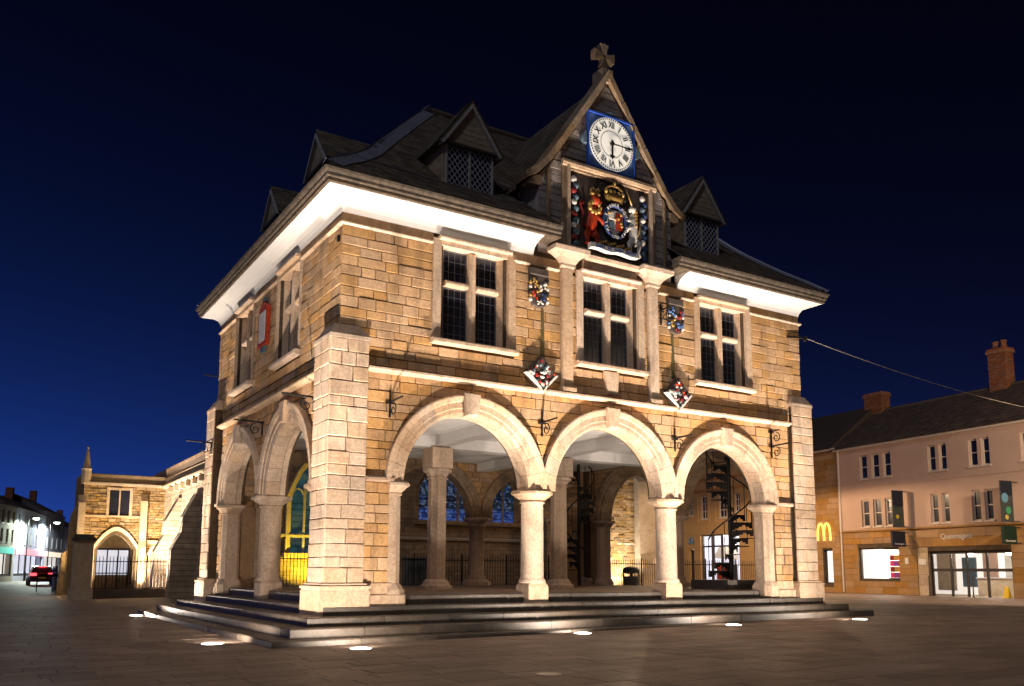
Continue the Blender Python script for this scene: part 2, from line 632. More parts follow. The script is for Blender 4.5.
def paving_material(name, slabs):
    mt, t, b = principled(name)
    L = t.links
    geo = t.nodes.new('ShaderNodeNewGeometry')
    n = t.nodes.new('ShaderNodeTexNoise')
    n.inputs['Scale'].default_value = 1.3
    n.inputs['Detail'].default_value = 8
    L.new(geo.outputs['Position'], n.inputs['Vector'])
    mx = t.nodes.new('ShaderNodeMix')
    mx.data_type = 'RGBA'
    mx.inputs['A'].default_value = (0.24, 0.172, 0.13, 1)
    mx.inputs['B'].default_value = (0.155, 0.112, 0.086, 1)
    L.new(n.outputs['Fac'], mx.inputs['Factor'])
    hs = t.nodes.new('ShaderNodeHueSaturation')
    L.new(mx.outputs['Result'], hs.inputs['Color'])
    mr = t.nodes.new('ShaderNodeMapRange')
    mr.inputs['To Min'].default_value = 0.72
    mr.inputs['To Max'].default_value = 1.22
    if slabs:
        oi = t.nodes.new('ShaderNodeObjectInfo')
        ad = t.nodes.new('ShaderNodeMath')
        L.new(oi.outputs['Random'], ad.inputs[0])
        L.new(geo.outputs['Random Per Island'], ad.inputs[1])
        fr = t.nodes.new('ShaderNodeMath')
        fr.operation = 'FRACT'
        L.new(ad.outputs[0], fr.inputs[0])
        L.new(fr.outputs[0], mr.inputs['Value'])
    else:
        br = t.nodes.new('ShaderNodeTexBrick')
        br.inputs['Scale'].default_value = 1.0
        br.inputs['Brick Width'].default_value = 0.8
        br.inputs['Row Height'].default_value = 0.45
        br.inputs['Mortar Size'].default_value = 0.008
        br.inputs['Color1'].default_value = (0.9, 0.9, 0.9, 1)
        br.inputs['Color2'].default_value = (0.35, 0.35, 0.35, 1)
        br.inputs['Mortar'].default_value = (0.3, 0.3, 0.3, 1)
        L.new(geo.outputs['Position'], br.inputs['Vector'])
        sp = t.nodes.new('ShaderNodeSeparateColor')
        L.new(br.outputs['Color'], sp.inputs[0])
        L.new(sp.outputs[0], mr.inputs['Value'])
    L.new(mr.outputs[0], hs.inputs['Value'])
    L.new(hs.outputs[0], b.inputs['Base Color'])
    rr = t.nodes.new('ShaderNodeMapRange')
    rr.inputs['To Min'].default_value = 0.42
    rr.inputs['To Max'].default_value = 0.8
    L.new(n.outputs['Fac'], rr.inputs['Value'])
    L.new(rr.outputs[0], b.inputs['Roughness'])
    n2 = t.nodes.new('ShaderNodeTexNoise')
    n2.inputs['Scale'].default_value = 30
    n2.inputs['Detail'].default_value = 6
    L.new(geo.outputs['Position'], n2.inputs['Vector'])
    bp = t.nodes.new('ShaderNodeBump')
    bp.inputs['Strength'].default_value = 0.35
    bp.inputs['Distance'].default_value = 0.02
    L.new(n2.outputs['Fac'], bp.inputs['Height'])
    L.new(bp.outputs[0], b.inputs['Normal'])
    return mt


M_PAVE = paving_material('paving_bed', False)
M_SLAB = paving_material('paving_stone', True)
pavement = g.build('pavement', M_PAVE, kind='structure')

# paving slabs: the nearest three hundred in view one by one, the rest joined
slabs = []
row = 0
y = -12.0
while y < 17.0:
    h = 0.45
    x = -15.0 + (row % 2) * 0.37
    while x < 27.0:
        l = random.choice((0.62, 0.78, 0.92))
        cx, cy = x + l / 2, y + h / 2
        o = STEPO[4] - 0.05
        inside = -HL - o < cx < HL + o and -o < cy < DP + o
        if not inside:
            slabs.append((cx, cy, l - 0.006, h - 0.006))
        x += l
    y += h
    row += 1


def in_view(p):
    d = Vector(p) - CAM
    f_ = d.dot(fw)
    if f_ < 1:
        return None
    return 512 + 867.07 * d.dot(r2) / f_, 454.02 - 867.07 * d.dot(u2) / f_, f_


rank = []
for i, (cx, cy, l, h) in enumerate(slabs):
    q = in_view((cx, cy, gz(cx)))
    if q and -15 < q[0] < 1040 and q[1] < 700:
        rank.append((q[2], i))
rank.sort()
near = {i for _, i in rank[:300]}
unit = {}
for l in (0.614, 0.774, 0.914):
    b = MB()
    c = 0.006
    a, d = l / 2, 0.222
    b.loft([[(-a, -d, -0.03), (a, -d, -0.03), (a, d, -0.03), (-a, d, -0.03)],
            [(-a, -d, -c), (a, -d, -c), (a, d, -c), (-a, d, -c)],
            [(-a + c, -d + c, 0), (a - c, -d + c, 0), (a - c, d - c, 0), (-a + c, d - c, 0)]])
    unit[round(l, 3)] = b.mesh('paving_slab', M_SLAB)
rest = MB()
for i, (cx, cy, l, h) in enumerate(slabs):
    dz = random.uniform(-0.002, 0.002)
    if i in near:
        o = link('paving_slab', unit[round(l, 3)], pavement)
        o.location = (cx, cy, gz(cx) + dz)
        o.rotation_euler = (0, -math.atan(0.0094) if -14 < cx < 5 else 0, 0)
    else:
        a, d = l / 2, h / 2
        zz = [gz(cx - a) + dz, gz(cx + a) + dz]
        c = 0.006
        rest.add([(cx - a, cy - d, zz[0] - 0.03), (cx + a, cy - d, zz[1] - 0.03), (cx + a, cy + d, zz[1] - 0.03), (cx - a, cy + d, zz[0] - 0.03),
                  (cx - a + c, cy - d + c, zz[0]), (cx + a - c, cy - d + c, zz[1]), (cx + a - c, cy + d - c, zz[1]), (cx - a + c, cy + d - c, zz[0])],
                 [(4, 5, 6, 7), (0, 1, 5, 4), (1, 2, 6, 5), (2, 3, 7, 6), (3, 0, 4, 7)])
rest.build('paving_slabs', M_SLAB, pavement, kind='stuff')

# ------------------------------------------------------------------ the market hall
hall = thing('market_hall', 'old stone market hall on open arches with clock gable, floodlit from the ground', 'hall', (0, 5.0, 0.0))


def FR(u, z, n): return (u, -n, z)
def LF(u, z, n): return (-HL - n, u, z)
def BK(u, z, n): return (u, DP + n, z)
def RT(u, z, n): return (HL + n, u, z)
def BKI(u, z, n): return (u, DP - 0.5 - n, z)      # inner face of the back arcade
def RTI(u, z, n): return (HL - 0.5 - n, u, z)      # inner face of the right arcade


ZS = 3.03
FA = [(-3.87, 1.52), (-0.04, 1.60), (3.72, 1.46)]
FC = [-2.07, 1.91]
SA = [(3.0, 1.54), (7.0, 1.54)]
WIN = dict(hw=0.68, z0=6.14, z1=8.22)
FWIN = [-3.75, 0.03, 3.81]
LWIN = [3.38, 7.17]

# steps -------------------------------------------------------------
core = MB()
core.box(-HL + 0.25, HL - 0.25, 0.25, DP - 0.25, -0.3, PLAT - 0.012)
floor = core.build('floor', M_STEP, hall)
fl = MB()
y = 0.26
row = 0
while y < DP - 0.3:
    x = -HL + 0.27 - (row % 2) * 0.4
    while x < HL - 0.3:
        a, b = max(x, -HL + 0.27), min(x + 0.95, HL - 0.27)
        if b - a > 0.05:
            fl.box(a + 0.006, b - 0.006, y + 0.006, min(y + 0.6, DP - 0.27) - 0.006, PLAT - 0.05, PLAT + random.uniform(-0.003, 0.003))
        x += 0.95
    y += 0.6
    row += 1
o = fl.build('floor_slabs', M_FLOOR, floor, kind='stuff')
for k in range(5):
    so, zt = STEPO[k], STEPZ[k]
    z0 = (STEPZ[k + 1] - 0.03) if k < 4 else -0.2
    dpt = 0.5
    stp = MB()
    # hidden bed of this tread
    stp.box(-HL - so + dpt, HL + so - dpt, -so + dpt, DP + so - dpt, -0.3, zt - 0.06)
    st = stp.build('step', M_MORTAR, hall)

    def nosed(x0, x1, y0, y1):
        b = MB()
        c = 0.02
        b.loft([[(x0, y0, z0), (x1, y0, z0), (x1, y1, z0), (x0, y1, z0)], [(x0, y0, zt - c), (x1, y0, zt - c), (x1, y1, zt - c), (x0, y1, zt - c)],
                [(x0 + c, y0 + c, zt), (x1 - c, y0 + c, zt), (x1 - c, y1 - c, zt), (x0 + c, y1 - c, zt)]])
        return b
    for side in ('front', 'back'):
        x = -HL - so
        while x < HL + so - 0.01:
            l = random.uniform(1.1, 1.7)
            if x + l > HL + so - 0.7:
                l = HL + so - x
            d = random.uniform(-0.008, 0.008)
            if side == 'front':
                nosed(x + 0.004, x + l - 0.004, -so + d, -so + dpt).build('step_stone', M_STEP, st)
            else:
                nosed(x + 0.004, x + l - 0.004, DP + so - dpt, DP + so + d).build('step_stone', M_STEP, st)
            x += l
    for side in ('left', 'right'):
        yy = -so + dpt + 0.004
        while yy < DP + so - dpt - 0.01:
            l = random.uniform(1.1, 1.7)
            if yy + l > DP + so - dpt - 0.7:
                l = DP + so - dpt - 0.004 - yy
            d = random.uniform(-0.008, 0.008)
            if side == 'left':
                nosed(-HL - so + d, -HL - so + dpt, yy + 0.004, yy + l - 0.004).build('step_stone', M_STEP, st)
            else:
                nosed(HL + so - dpt, HL + so + d, yy + 0.004, yy + l - 0.004).build('step_stone', M_STEP, st)
            yy += l

# wall cores (mortar shows in the joints) ----------------------------
TH = 0.5
NF = -0.04


def win_holes(cs, hw=WIN['hw'], z0=WIN['z0'], z1=WIN['z1']):
    return [(c - hw - 0.1, c + hw + 0.1, z0 - 0.06, z1 + 0.1) for c in cs]


mb = MB()
splits = [-HL + 0.04, FC[0], FC[1], HL - 0.04]
for i, (c, r) in enumerate(FA):
    arch_field(mb, FR, splits[i], splits[i + 1], c, r, ZS, 5.35, -TH, NF)
mb.pbox(FR, -HL + 0.04, -5.67, 0.5, ZS, -TH, NF)
mb.pbox(FR, 5.5, HL - 0.04, 0.5, ZS, -TH, NF)
wall_cells(mb, FR, -HL + 0.04, HL - 0.04, 5.35, 8.6, -0.5, NF, win_holes(FWIN))
wall_front = mb.build('wall', M_MORTAR, hall)

mb = MB()
sp = [TH, 5.0, DP - TH]
for i, (c, r) in enumerate(SA):
    arch_field(mb, LF, sp[i], sp[i + 1], c, r, ZS, 5.35, -TH, NF)
mb.pbox(LF, TH, 1.2, 0.5, ZS, -TH, NF)
mb.pbox(LF, 8.8, DP - TH, 0.5, ZS, -TH, NF)
wall_cells(mb, LF, 0.55, DP - 0.55, 5.35, 8.6, -0.55, NF, win_holes(LWIN))
wall_left = mb.build('wall', M_MORTAR, hall)

mb = MB()
for i, (c, r) in enumerate(FA):
    arch_field(mb, BK, splits[i], splits[i + 1], c, r, ZS, 5.35, -TH + 0.03, NF)
mb.pbox(BK, -HL + 0.04, -5.67, 0.5, ZS, -TH + 0.03, NF)
mb.pbox(BK, 5.5, HL - 0.04, 0.5, ZS, -TH + 0.03, NF)
mb.pbox(BK, -HL + 0.04, HL - 0.04, 5.35, 8.6, -0.55, NF)
wall_back = mb.build('wall', M_INNER, hall)

mb = MB()
for i, (c, r) in enumerate(SA):
    arch_field(mb, RT, sp[i], sp[i + 1], c, r, ZS, 5.35, -TH + 0.03, NF)
mb.pbox(RT, TH, 1.2, 0.5, ZS, -TH + 0.03, NF)
mb.pbox(RT, 8.8, DP - TH, 0.5, ZS, -TH + 0.03, NF)
mb.pbox(RT, 0.55, DP - 0.55, 5.35, 8.6, -0.55, NF)
wall_right = mb.build('wall', M_INNER, hall)

# facing stones ------------------------------------------------------
RING = 0.40
frects_up = [(c - 1.02, c + 1.02, 5.98, 8.36) for c in FWIN] + [(-1.46, -1.14, 5.36, 8.4), (1.18, 1.5, 5.36, 8.4)]
polys = []
for p in lay_courses(-6.24, 6.2, ZS + 0.02, 5.23, ch=(0.15, 0.25), ln=(0.26, 0.74), joint=0.015, circles=[(c, ZS, r + RING - 0.03) for c, r in FA]):
    polys.append((FR, p, wall_front))
for p in lay_courses(-6.24, -5.67, 1.0, 3.0, ch=(0.15, 0.26), ln=(0.18, 0.4), joint=0.015) + lay_courses(5.55, 6.2, 1.0, 3.0, ch=(0.15, 0.26), ln=(0.18, 0.4), joint=0.015):
    polys.append((FR, p, wall_front))
for p in lay_courses(-HL, HL, 5.37, 8.19, ch=(0.15, 0.25), ln=(0.26, 0.74), joint=0.015, rects=frects_up):
    polys.append((FR, p, wall_front))
for p in lay_courses(-HL, HL, 8.27, 8.47, ch=(0.2, 0.21), ln=(0.7, 1.3), rects=frects_up):
    polys.append((FR, p, wall_front))
lrects_up = [(c - 0.9, c + 0.9, 5.98, 8.36) for c in LWIN]
for p in lay_courses(0.8, 9.2, ZS + 0.02, 5.23, ch=(0.15, 0.25), ln=(0.26, 0.74), joint=0.015, circles=[(c, ZS, r + RING - 0.03) for c, r in SA]):
    polys.append((LF, p, wall_left))
for p in lay_courses(0.8, 1.2, 1.0, 3.0, ch=(0.15, 0.26), ln=(0.18, 0.4), joint=0.015) + lay_courses(8.8, 9.2, 1.0, 3.0, ch=(0.15, 0.26), ln=(0.18, 0.4), joint=0.015):
    polys.append((LF, p, wall_left))
for p in lay_courses(0.06, DP, 5.37, 8.19, ch=(0.15, 0.25), ln=(0.26, 0.74), joint=0.015, rects=lrects_up):
    polys.append((LF, p, wall_left))
for p in lay_courses(0.06, DP, 8.27, 8.47, ch=(0.2, 0.21), ln=(0.7, 1.3)):
    polys.append((LF, p, wall_left))


def shown(P, poly):
    q = [in_view(P(u, z, 0)) for u, z in poly]
    return area([(a[0], a[1]) for a in q])


polys.sort(key=lambda e: -shown(e[0], e[1]))
rest = {id(wall_front): MB(), id(wall_left): MB()}
for i, (P, poly, w) in enumerate(polys):
    n1 = random.uniform(-0.012, 0.010)
    if i < 300:
        MB().prism(P, poly, -0.05, n1, 0.008).build('stone', M_STONE, w)
    else:
        rest[id(w)].prism(P, poly, -0.05, n1, 0.008)
for w in (wall_front, wall_left):
    rest[id(w)].build('stones', M_STONE, w, kind='stuff')

# inner faces of the far arcades, coursed rubble seen through the arches
mb = MB()
for p in lay_courses(-6.05, 6.05, ZS + 0.02, 4.84, ch=(0.13, 0.2), ln=(0.25, 0.6), circles=[(c, ZS, r + 0.36) for c, r in FA]):
    mb.prism(BKI, p, -0.05, random.uniform(-0.008, 0.008), 0.006)
mb.build('stones', M_INNER, wall_back, kind='stuff')
mb = MB()
for p in lay_courses(TH, DP - TH, ZS + 0.02, 4.84, ch=(0.13, 0.2), ln=(0.25, 0.6), circles=[(c, ZS, r + 0.36) for c, r in SA]):
    mb.prism(RTI, p, -0.05, random.uniform(-0.008, 0.008), 0.006)
mb.build('stones', M_INNER, wall_right, kind='stuff')

# arches -------------------------------------------------------------
PROF = [(-0.012, -0.30), (-0.012, 0.02), (0.05, 0.045), (0.13, 0.045), (0.145, 0.075), (0.27, 0.075), (0.285, 0.11), (0.38, 0.14), (RING + 0.01, 0.135), (RING + 0.01, 0.01), (RING - 0.05, -0.06)]
PROFI = [(-0.012, -0.30), (-0.012, 0.03), (0.10, 0.03), (0.12, 0.07), (0.30, 0.085), (0.36, 0.07), (0.36, -0.05)]


def make_arch(P, c, r, prof, m_, key=True, n=15):
    root = MB()
    # soffit lining under the ring
    rings = []
    for i in range(25):
        a = PI * i / 24
        rings.append([P(c - (r + q) * math.cos(a), ZS + (r + q) * math.sin(a), nn) for q, nn in ((-0.008, -TH + 0.06), (-0.008, -0.31), (0.05, -0.31), (0.05, -TH + 0.06))])
    ar = root.loft(rings).build('arch', m_, hall)
    for k in range(n):
        a0, a1 = PI * k / n + 0.0025, PI * (k + 1) / n - 0.0025
        ring_piece(P, c, ZS, r, a0, a1, prof).build('arch_stone', m_, ar)
    if key:
        kb = MB()
        w0, w1 = 0.13, 0.19
        kb.prism(P, [(c - w0, ZS + r - 0.03), (c + w0, ZS + r - 0.03), (c + w1, ZS + r + RING + 0.05), (c - w1, ZS + r + RING + 0.05)], -0.1, 0.20, 0.02)
        kb.build('keystone', m_, ar)
    return ar


for c, r in FA:
    make_arch(FR, c, r, PROF, M_PALE)
    make_arch(BKI, c, r, PROFI, M_COPING, key=False)
for c, r in SA:
    make_arch(LF, c, r, PROF, M_PALE)
    make_arch(RTI, c, r, PROFI, M_COPING, key=False)

# columns ------------------------------------------------------------
OC = 1 / math.cos(PI / 8)


def column(x, y, w=0.48, front=True):
    b = MB()
    h = w / 2 * OC
    b.lathe([(h * 1.18, 0.98), (h * 1.18, 1.03), (h * 1.08, 1.07), (h, 1.10), (h * 0.965, 2.74), (h * 1.1, 2.75), (h * 1.1, 2.79), (h * 0.98, 2.80), (h * 0.98, 2.82)], x, y, 20, PI / 20)
    c = b.build('column', M_PALE, hall, smooth=True)
    b = MB()
    b.lathe([(h * 1.0, 2.80), (h * 1.25, 2.85), (h * 1.55, 2.90), (h * 1.7, 2.94), (h * 1.85, 2.945), (h * 1.85, 3.0), (h * 1.75, 3.03), (h * 1.2, 3.035)], x, y, 8, PI / 8)
    b.build('capital', M_PALE, c)
    b = MB()
    b.lathe([(h * 1.42, 0.56), (h * 1.42, 0.90), (h * 1.36, 0.94), (h * 1.2, 0.985)], x, y, 4, PI / 4) if front else b.lathe([(h * 1.9, PLAT), (h * 1.9, 0.86), (h * 1.5, 0.93), (h * 1.2, 0.985)], x, y, 8, PI / 8)
    b.build('pedestal', M_PALE, c)


for x in FC:
    column(x, 0.27)
    column(x, DP - 0.25, front=False)
column(-HL + 0.26, 5.0, 0.48)
column(HL - 0.25, 5.0, front=False)


def respond(P, u, s, m_=None):
    """half column at the end of an arcade; s is the side it faces"""
    b = MB()
    w = 0.24
    cs = [(w * s, -0.14), (w * s, -0.56), (0.12 * s, -0.68), (-0.06 * s, -0.68), (-0.06 * s, -0.02), (0.12 * s, -0.02)]

    def ringz(k, z): return [P(u + a * k, z, -0.25 + (n + 0.35) * 0.74 * k) for a, n in cs]
    b.loft([ringz(1.35, 0.6), ringz(1.35, 0.86), ringz(1.15, 0.95), ringz(1.0, 1.0), ringz(0.97, 2.76), ringz(1.08, 2.77), ringz(1.08, 2.8)])
    c = b.build('respond_column', M_PALE, hall)
    b = MB()
    b.loft([ringz(1.0, 2.8), ringz(1.35, 2.9), ringz(1.5, 2.94), ringz(1.62, 2.945), ringz(1.62, 3.0), ringz(1.5, 3.035)])
    b.build('capital', M_PALE, c)


for P in (FR, BK):
    respond(P, -5.62, 1)
    respond(P, 5.43, -1)
for P in (LF, RT):
    respond(P, 1.22, 1)
    respond(P, 8.78, -1)

# impost bands over the end piers, with plinth courses
for P, sets in ((FR, ((-6.24, -5.60), (5.5, 6.2))), (LF, ((0.8, 1.25), (8.75, 9.2)))):
    for a, b_ in sets:
        MB().prism(P, [(a, 3.0), (b_, 3.0), (b_, 3.11), (a, 3.11)], -0.1, 0.13, 0.03).build('impost', M_PALE, hall)
        q = MB()
        q.prism(P, [(a, 0.45), (b_ + (0.28 if a < 0 or P is LF and a < 5 else 0), 0.45), (b_ + (0.28 if a < 0 or P is LF and a < 5 else 0), 0.78), (a, 0.78)], -0.4, 0.10, 0.02)
        q.pbox(P, a, b_, 0.78, 1.0, -0.4, 0.03)
        q.build('plinth', M_PALE, hall)

# clasping corner buttresses
bst = []
for sx in (-1, 1):
    for sy in (0, 1):
        x0, x1 = (6.24, 7.06)
        y0, y1 = (-0.15, 0.80) if sy == 0 else (DP - 0.80, DP + 0.15)

        def B(u0, u1, v0, v1, z0, z1, o=0.0):
            a, b_ = sorted((sx * u0, sx * u1))
            return (a - o, b_ + o, v0 - o, v1 + o, z0, z1)
        b = MB().box(*B(x0 + 0.03, x1 - 0.03, y0 + 0.03, y1 - 0.03, 0.3, 5.85))
        but = b.build('buttress', M_MORTAR, hall)
        # plinth, moulding, weathered top
        q = MB()
        bx = B(x0, x1, y0, y1, 0, 0, 0.09)
        q.box(bx[0], bx[1], bx[2], bx[3], 0.28, 0.86)
        q.build('plinth', M_PALE, but)
        q = MB()
        for o_, za, zb in ((0.075, 0.86, 0.90), (0.10, 0.90, 0.95), (0.045, 0.95, 1.0)):
            bx = B(x0, x1, y0, y1, 0, 0, o_)
            q.box(bx[0], bx[1], bx[2], bx[3], za, zb)
        q.build('moulding', M_PALE, but)
        q = MB()
        bx = B(x0, x1, y0, y1, 0, 0, 0.012)
        cxm, cym = sx * 6.70, (0.25 if sy == 0 else DP - 0.25)

        def rr(k, z): return [(cxm + (a - cxm) * k, cym + (c_ - cym) * k, z) for a, c_ in ((bx[0], bx[2]), (bx[1], bx[2]), (bx[1], bx[3]), (bx[0], bx[3]))]
        q.loft([rr(1, 5.80), rr(1, 5.88), rr(0.62, 6.12)])
        q.build('weathering', M_PALE, but)
        # facing stones on the faces that show
        z = 1.0
        k = 0
        while z < 5.79:
            h = random.uniform(0.17, 0.36)
            if z + h > 5.62:
                h = 5.80 - z
            for face in (0, 1):
                if face == 0:
                    P = (lambda u, zz, n, yy=y0: (u, yy - n, zz)) if sy == 0 else (lambda u, zz, n, yy=y1: (u, yy + n, zz))
                    a, b_ = sorted((sx * x0, sx * x1))
                else:
                    P = (lambda u, zz, n: (sx * (x1 + n), u, zz))
                    a, b_ = y0 + 0.045, y1 - 0.045
                nsp = random.choice((1, 2, 2, 2, 3))
                cuts = sorted([a] + [a + (b_ - a) * (j + random.uniform(-0.22, 0.22)) / nsp for j in range(1, nsp)] + [b_])
                for s_, e_ in zip(cuts, cuts[1:]):
                    pp = [(s_ + 0.006, z + 0.006), (e_ - 0.006, z + 0.006), (e_ - 0.006, z + h - 0.006), (s_ + 0.006, z + h - 0.006)]
                    pp = [(uu + random.uniform(-0.006, 0.006), zz + random.uniform(-0.006, 0.006)) for uu, zz in pp]
                    if sy == 0 or sx == -1:
                        MB().prism(P, pp, -0.05, random.uniform(-0.012, 0.010), 0.014).build('stone', M_PALE, but)
            z += h
            k += 1

# string course, upper mould
for P, a, b_, w in ((FR, -6.24, 6.2, wall_front), (LF, 0.8, 9.2, wall_left)):
    q = MB()
    prof = [(-0.05, 5.22), (0.05, 5.225), (0.11, 5.25), (0.17, 5.27), (0.17, 5.31), (-0.05, 5.375)]
    q.loft([[P(u, z, n) for n, z in prof] for u in (a, b_)])
    q.build('string_course', M_PALE, hall)
segs = [(-HL - 0.05, -4.8), (-2.76, -1.5), (1.54, 2.76), (4.8, HL + 0.05)]
for a, b_ in segs:
    q = MB()
    prof = [(-0.05, 8.19), (0.02, 8.195), (0.06, 8.22), (0.06, 8.245), (-0.05, 8.27)]
    q.loft([[FR(u, z, n) for n, z in prof] for u in (a, b_)])
    q.build('upper_moulding', M_PALE, hall)
for a, b_ in ((0.0, 2.5), (4.26, 6.28), (8.06, DP)):
    q = MB()
    q.loft([[LF(u, z, n) for n, z in prof] for u in (a, b_)])
    q.build('upper_moulding', M_PALE, hall)


# windows --------------------------------------------------------------
def hall_window(P, c, half=1.04):
    hw, z0, z1 = WIN['hw'], WIN['z0'], WIN['z1']
    b = MB()
    for s in (-1, 1):
        a, d = sorted((c + s * (hw + 0.17), c + s * half))
        b.pbox(P, a, d, z0, z1 + 0.12, -0.3, 0.035)
        # splayed inner reveal
        pts = [(hw, -0.24), (hw + 0.17, -0.02), (hw + 0.17, -0.34), (hw, -0.34)]
        b.loft([[P(c + s * q, z, n) for q, n in pts] for z in (z0, z1 + 0.0)])
    b.pbox(P, c - hw - 0.17, c + hw + 0.17, z1, z1 + 0.12, -0.3, 0.02)
    w = b.build('window', M_PALE, hall)
    q = MB()
    q.prism(P, [(c - half + 0.12, z1 + 0.10), (c + half - 0.12, z1 + 0.10), (c + half - 0.12, z1 + 0.17), (c - half + 0.12, z1 + 0.17)], -0.1, 0.13, 0.02)
    q.build('hood_moulding', M_PALE, w)
    q = MB()
    q.prism(P, [(c - half - 0.04, z0 - 0.13), (c + half + 0.04, z0 - 0.13), (c + half + 0.04, z0 - 0.01), (c - half - 0.04, z0 - 0.01)], -0.25, 0.15, 0.03)
    q.build('sill', M_PALE, w)
    q = MB()
    q.prism(P, [(c - 0.08, z0), (c + 0.08, z0), (c + 0.08, z1), (c - 0.08, z1)], -0.32, -0.06, 0.05)
    q.build('mullion', M_PALE, w)
    zt = 7.44
    for s in (-1, 1):
        q = MB()
        q.prism(P, [(c + s * 0.085, zt - 0.06), (c + s * hw, zt - 0.06), (c + s * hw, zt + 0.06), (c + s * 0.085, zt + 0.06)], -0.32, -0.08, 0.04)
        q.build('transom', M_PALE, w)
        for za, zb in ((z0, zt - 0.06), (zt + 0.06, z1)):
            a, d = sorted((c + s * 0.075, c + s * (hw + 0.005)))
            q = MB().pbox(P, a, d, za, zb, -0.27, -0.25)
            pane = q.build('pane', M_GLASS, w)
            q = MB()
            t = 0.009
            for i in range(1, 4):
                uu = a + (d - a) * i / 4
                q.pbox(P, uu - t / 2, uu + t / 2, za, zb, -0.252, -0.240)
            nz = max(2, round((zb - za) / 0.21))
            for i in range(1, nz):
                zz = za + (zb - za) * i / nz
                q.pbox(P, a, d, zz - t / 2, zz + t / 2, -0.253, -0.243)
            for uu in (a, d - 0.03):
                q.pbox(P, uu, uu + 0.03, za, zb, -0.254, -0.235)
            for zz in (za, zb - 0.03):
                q.pbox(P, a + 0.03, d - 0.03, zz, zz + 0.03, -0.254, -0.236)
            gr = q.build('lead_bars', M_LEADBAR, pane)


for c in FWIN:
    hall_window(FR, c)
for c in LWIN:
    hall_window(LF, c, 0.90)
# apron corbel under the middle window
MB().prism(FR, [(-0.16, 5.42), (0.16, 5.42), (0.2, 5.98), (-0.2, 5.98)], -0.03, 0.10, 0.02).build('corbel', M_PALE, hall)

# pilasters and their heavy capitals
for x in (-1.30, 1.34):
    b = MB()
    b.prism(FR, [(x - 0.15, 5.36), (x + 0.15, 5.36), (x + 0.15, 8.30), (x - 0.15, 8.30)], -0.05, 0.09, 0.02)
    p = b.build('pilaster', M_PALE, hall)
    MB().prism(FR, [(x - 0.2, 5.33), (x + 0.2, 5.33), (x + 0.2, 5.45), (x - 0.2, 5.45)], -0.05, 0.16, 0.02).build('base', M_PALE, p)
    b = MB()

    def rg(h, n, z): return [(x - h, 0.05, z), (x + h, 0.05, z), (x + h, -n, z), (x - h, -n, z)]
    b.loft([rg(0.17, 0.10, 8.30), rg(0.2, 0.12, 8.34), rg(0.2, 0.12, 8.40), rg(0.28, 0.18, 8.52), rg(0.44, 0.26, 8.62), rg(0.50, 0.30, 8.65), rg(0.50, 0.32, 8.75), rg(0.46, 0.30, 8.80)])
    b.build('capital', M_PALE, p)
b = MB()
b.loft([[FR(u, z, n) for n, z in ((-0.05, 8.45), (0.03, 8.45), (0.06, 8.60), (0.13, 8.66), (0.15, 8.74), (-0.05, 8.80))] for u in (-0.80, 0.84)])
b.build('cornice', M_PALE, hall)
# ------------------------------------------------------------------ eaves
GX = 1.8


def stations(o, z, gx=GX):
    return [(-gx, -o, z), (-HL - o, -o, z), (-HL - o, DP + o, z), (HL + o, DP + o, z), (HL + o, -o, z), (gx, -o, z)]


def around(prof, gx, name, m_):
    cols = [stations(o, z, gx) for o, z in prof]
    b = MB()
    b.loft([[cols[k][s] for k in range(len(prof))] for s in range(6)])
    return b.build(name, m_, hall)


around([(-0.1, 8.45), (0.004, 8.45), (0.03, 8.55), (0.075, 8.625), (0.14, 8.68), (0.22, 8.72), (0.33, 8.755), (0.47, 8.78), (0.47, 8.82), (-0.1, 8.82)], 2.22, 'cove', M_PLASTER)
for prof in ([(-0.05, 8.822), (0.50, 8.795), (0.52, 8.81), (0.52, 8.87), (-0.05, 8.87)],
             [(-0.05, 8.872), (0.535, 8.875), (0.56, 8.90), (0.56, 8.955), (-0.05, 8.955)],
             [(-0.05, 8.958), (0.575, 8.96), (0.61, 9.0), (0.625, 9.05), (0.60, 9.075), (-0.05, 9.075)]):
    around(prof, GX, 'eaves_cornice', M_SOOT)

# ------------------------------------------------------------------ main roof
RP = [(0, 9.08), (0.02, 9.17), (0.083, 9.44), (0.14, 9.66), (0.2, 9.92), (0.25, 10.15), (0.32, 10.47), (0.42, 11.05), (0.5, 11.50), (0.73, 12.78), (1.0, 14.26)]


def rz(t):
    for (a, za), (b, zb) in zip(RP, RP[1:]):
        if t <= b:
            return za + (zb - za) * (t - a) / (b - a)
    return RP[-1][1]


def rsec(t, d=0.0):
    return HL + 0.60 - 4.81 * t, -0.60 + 5.6 * t, DP + 0.60 - 5.6 * t, rz(t) + d


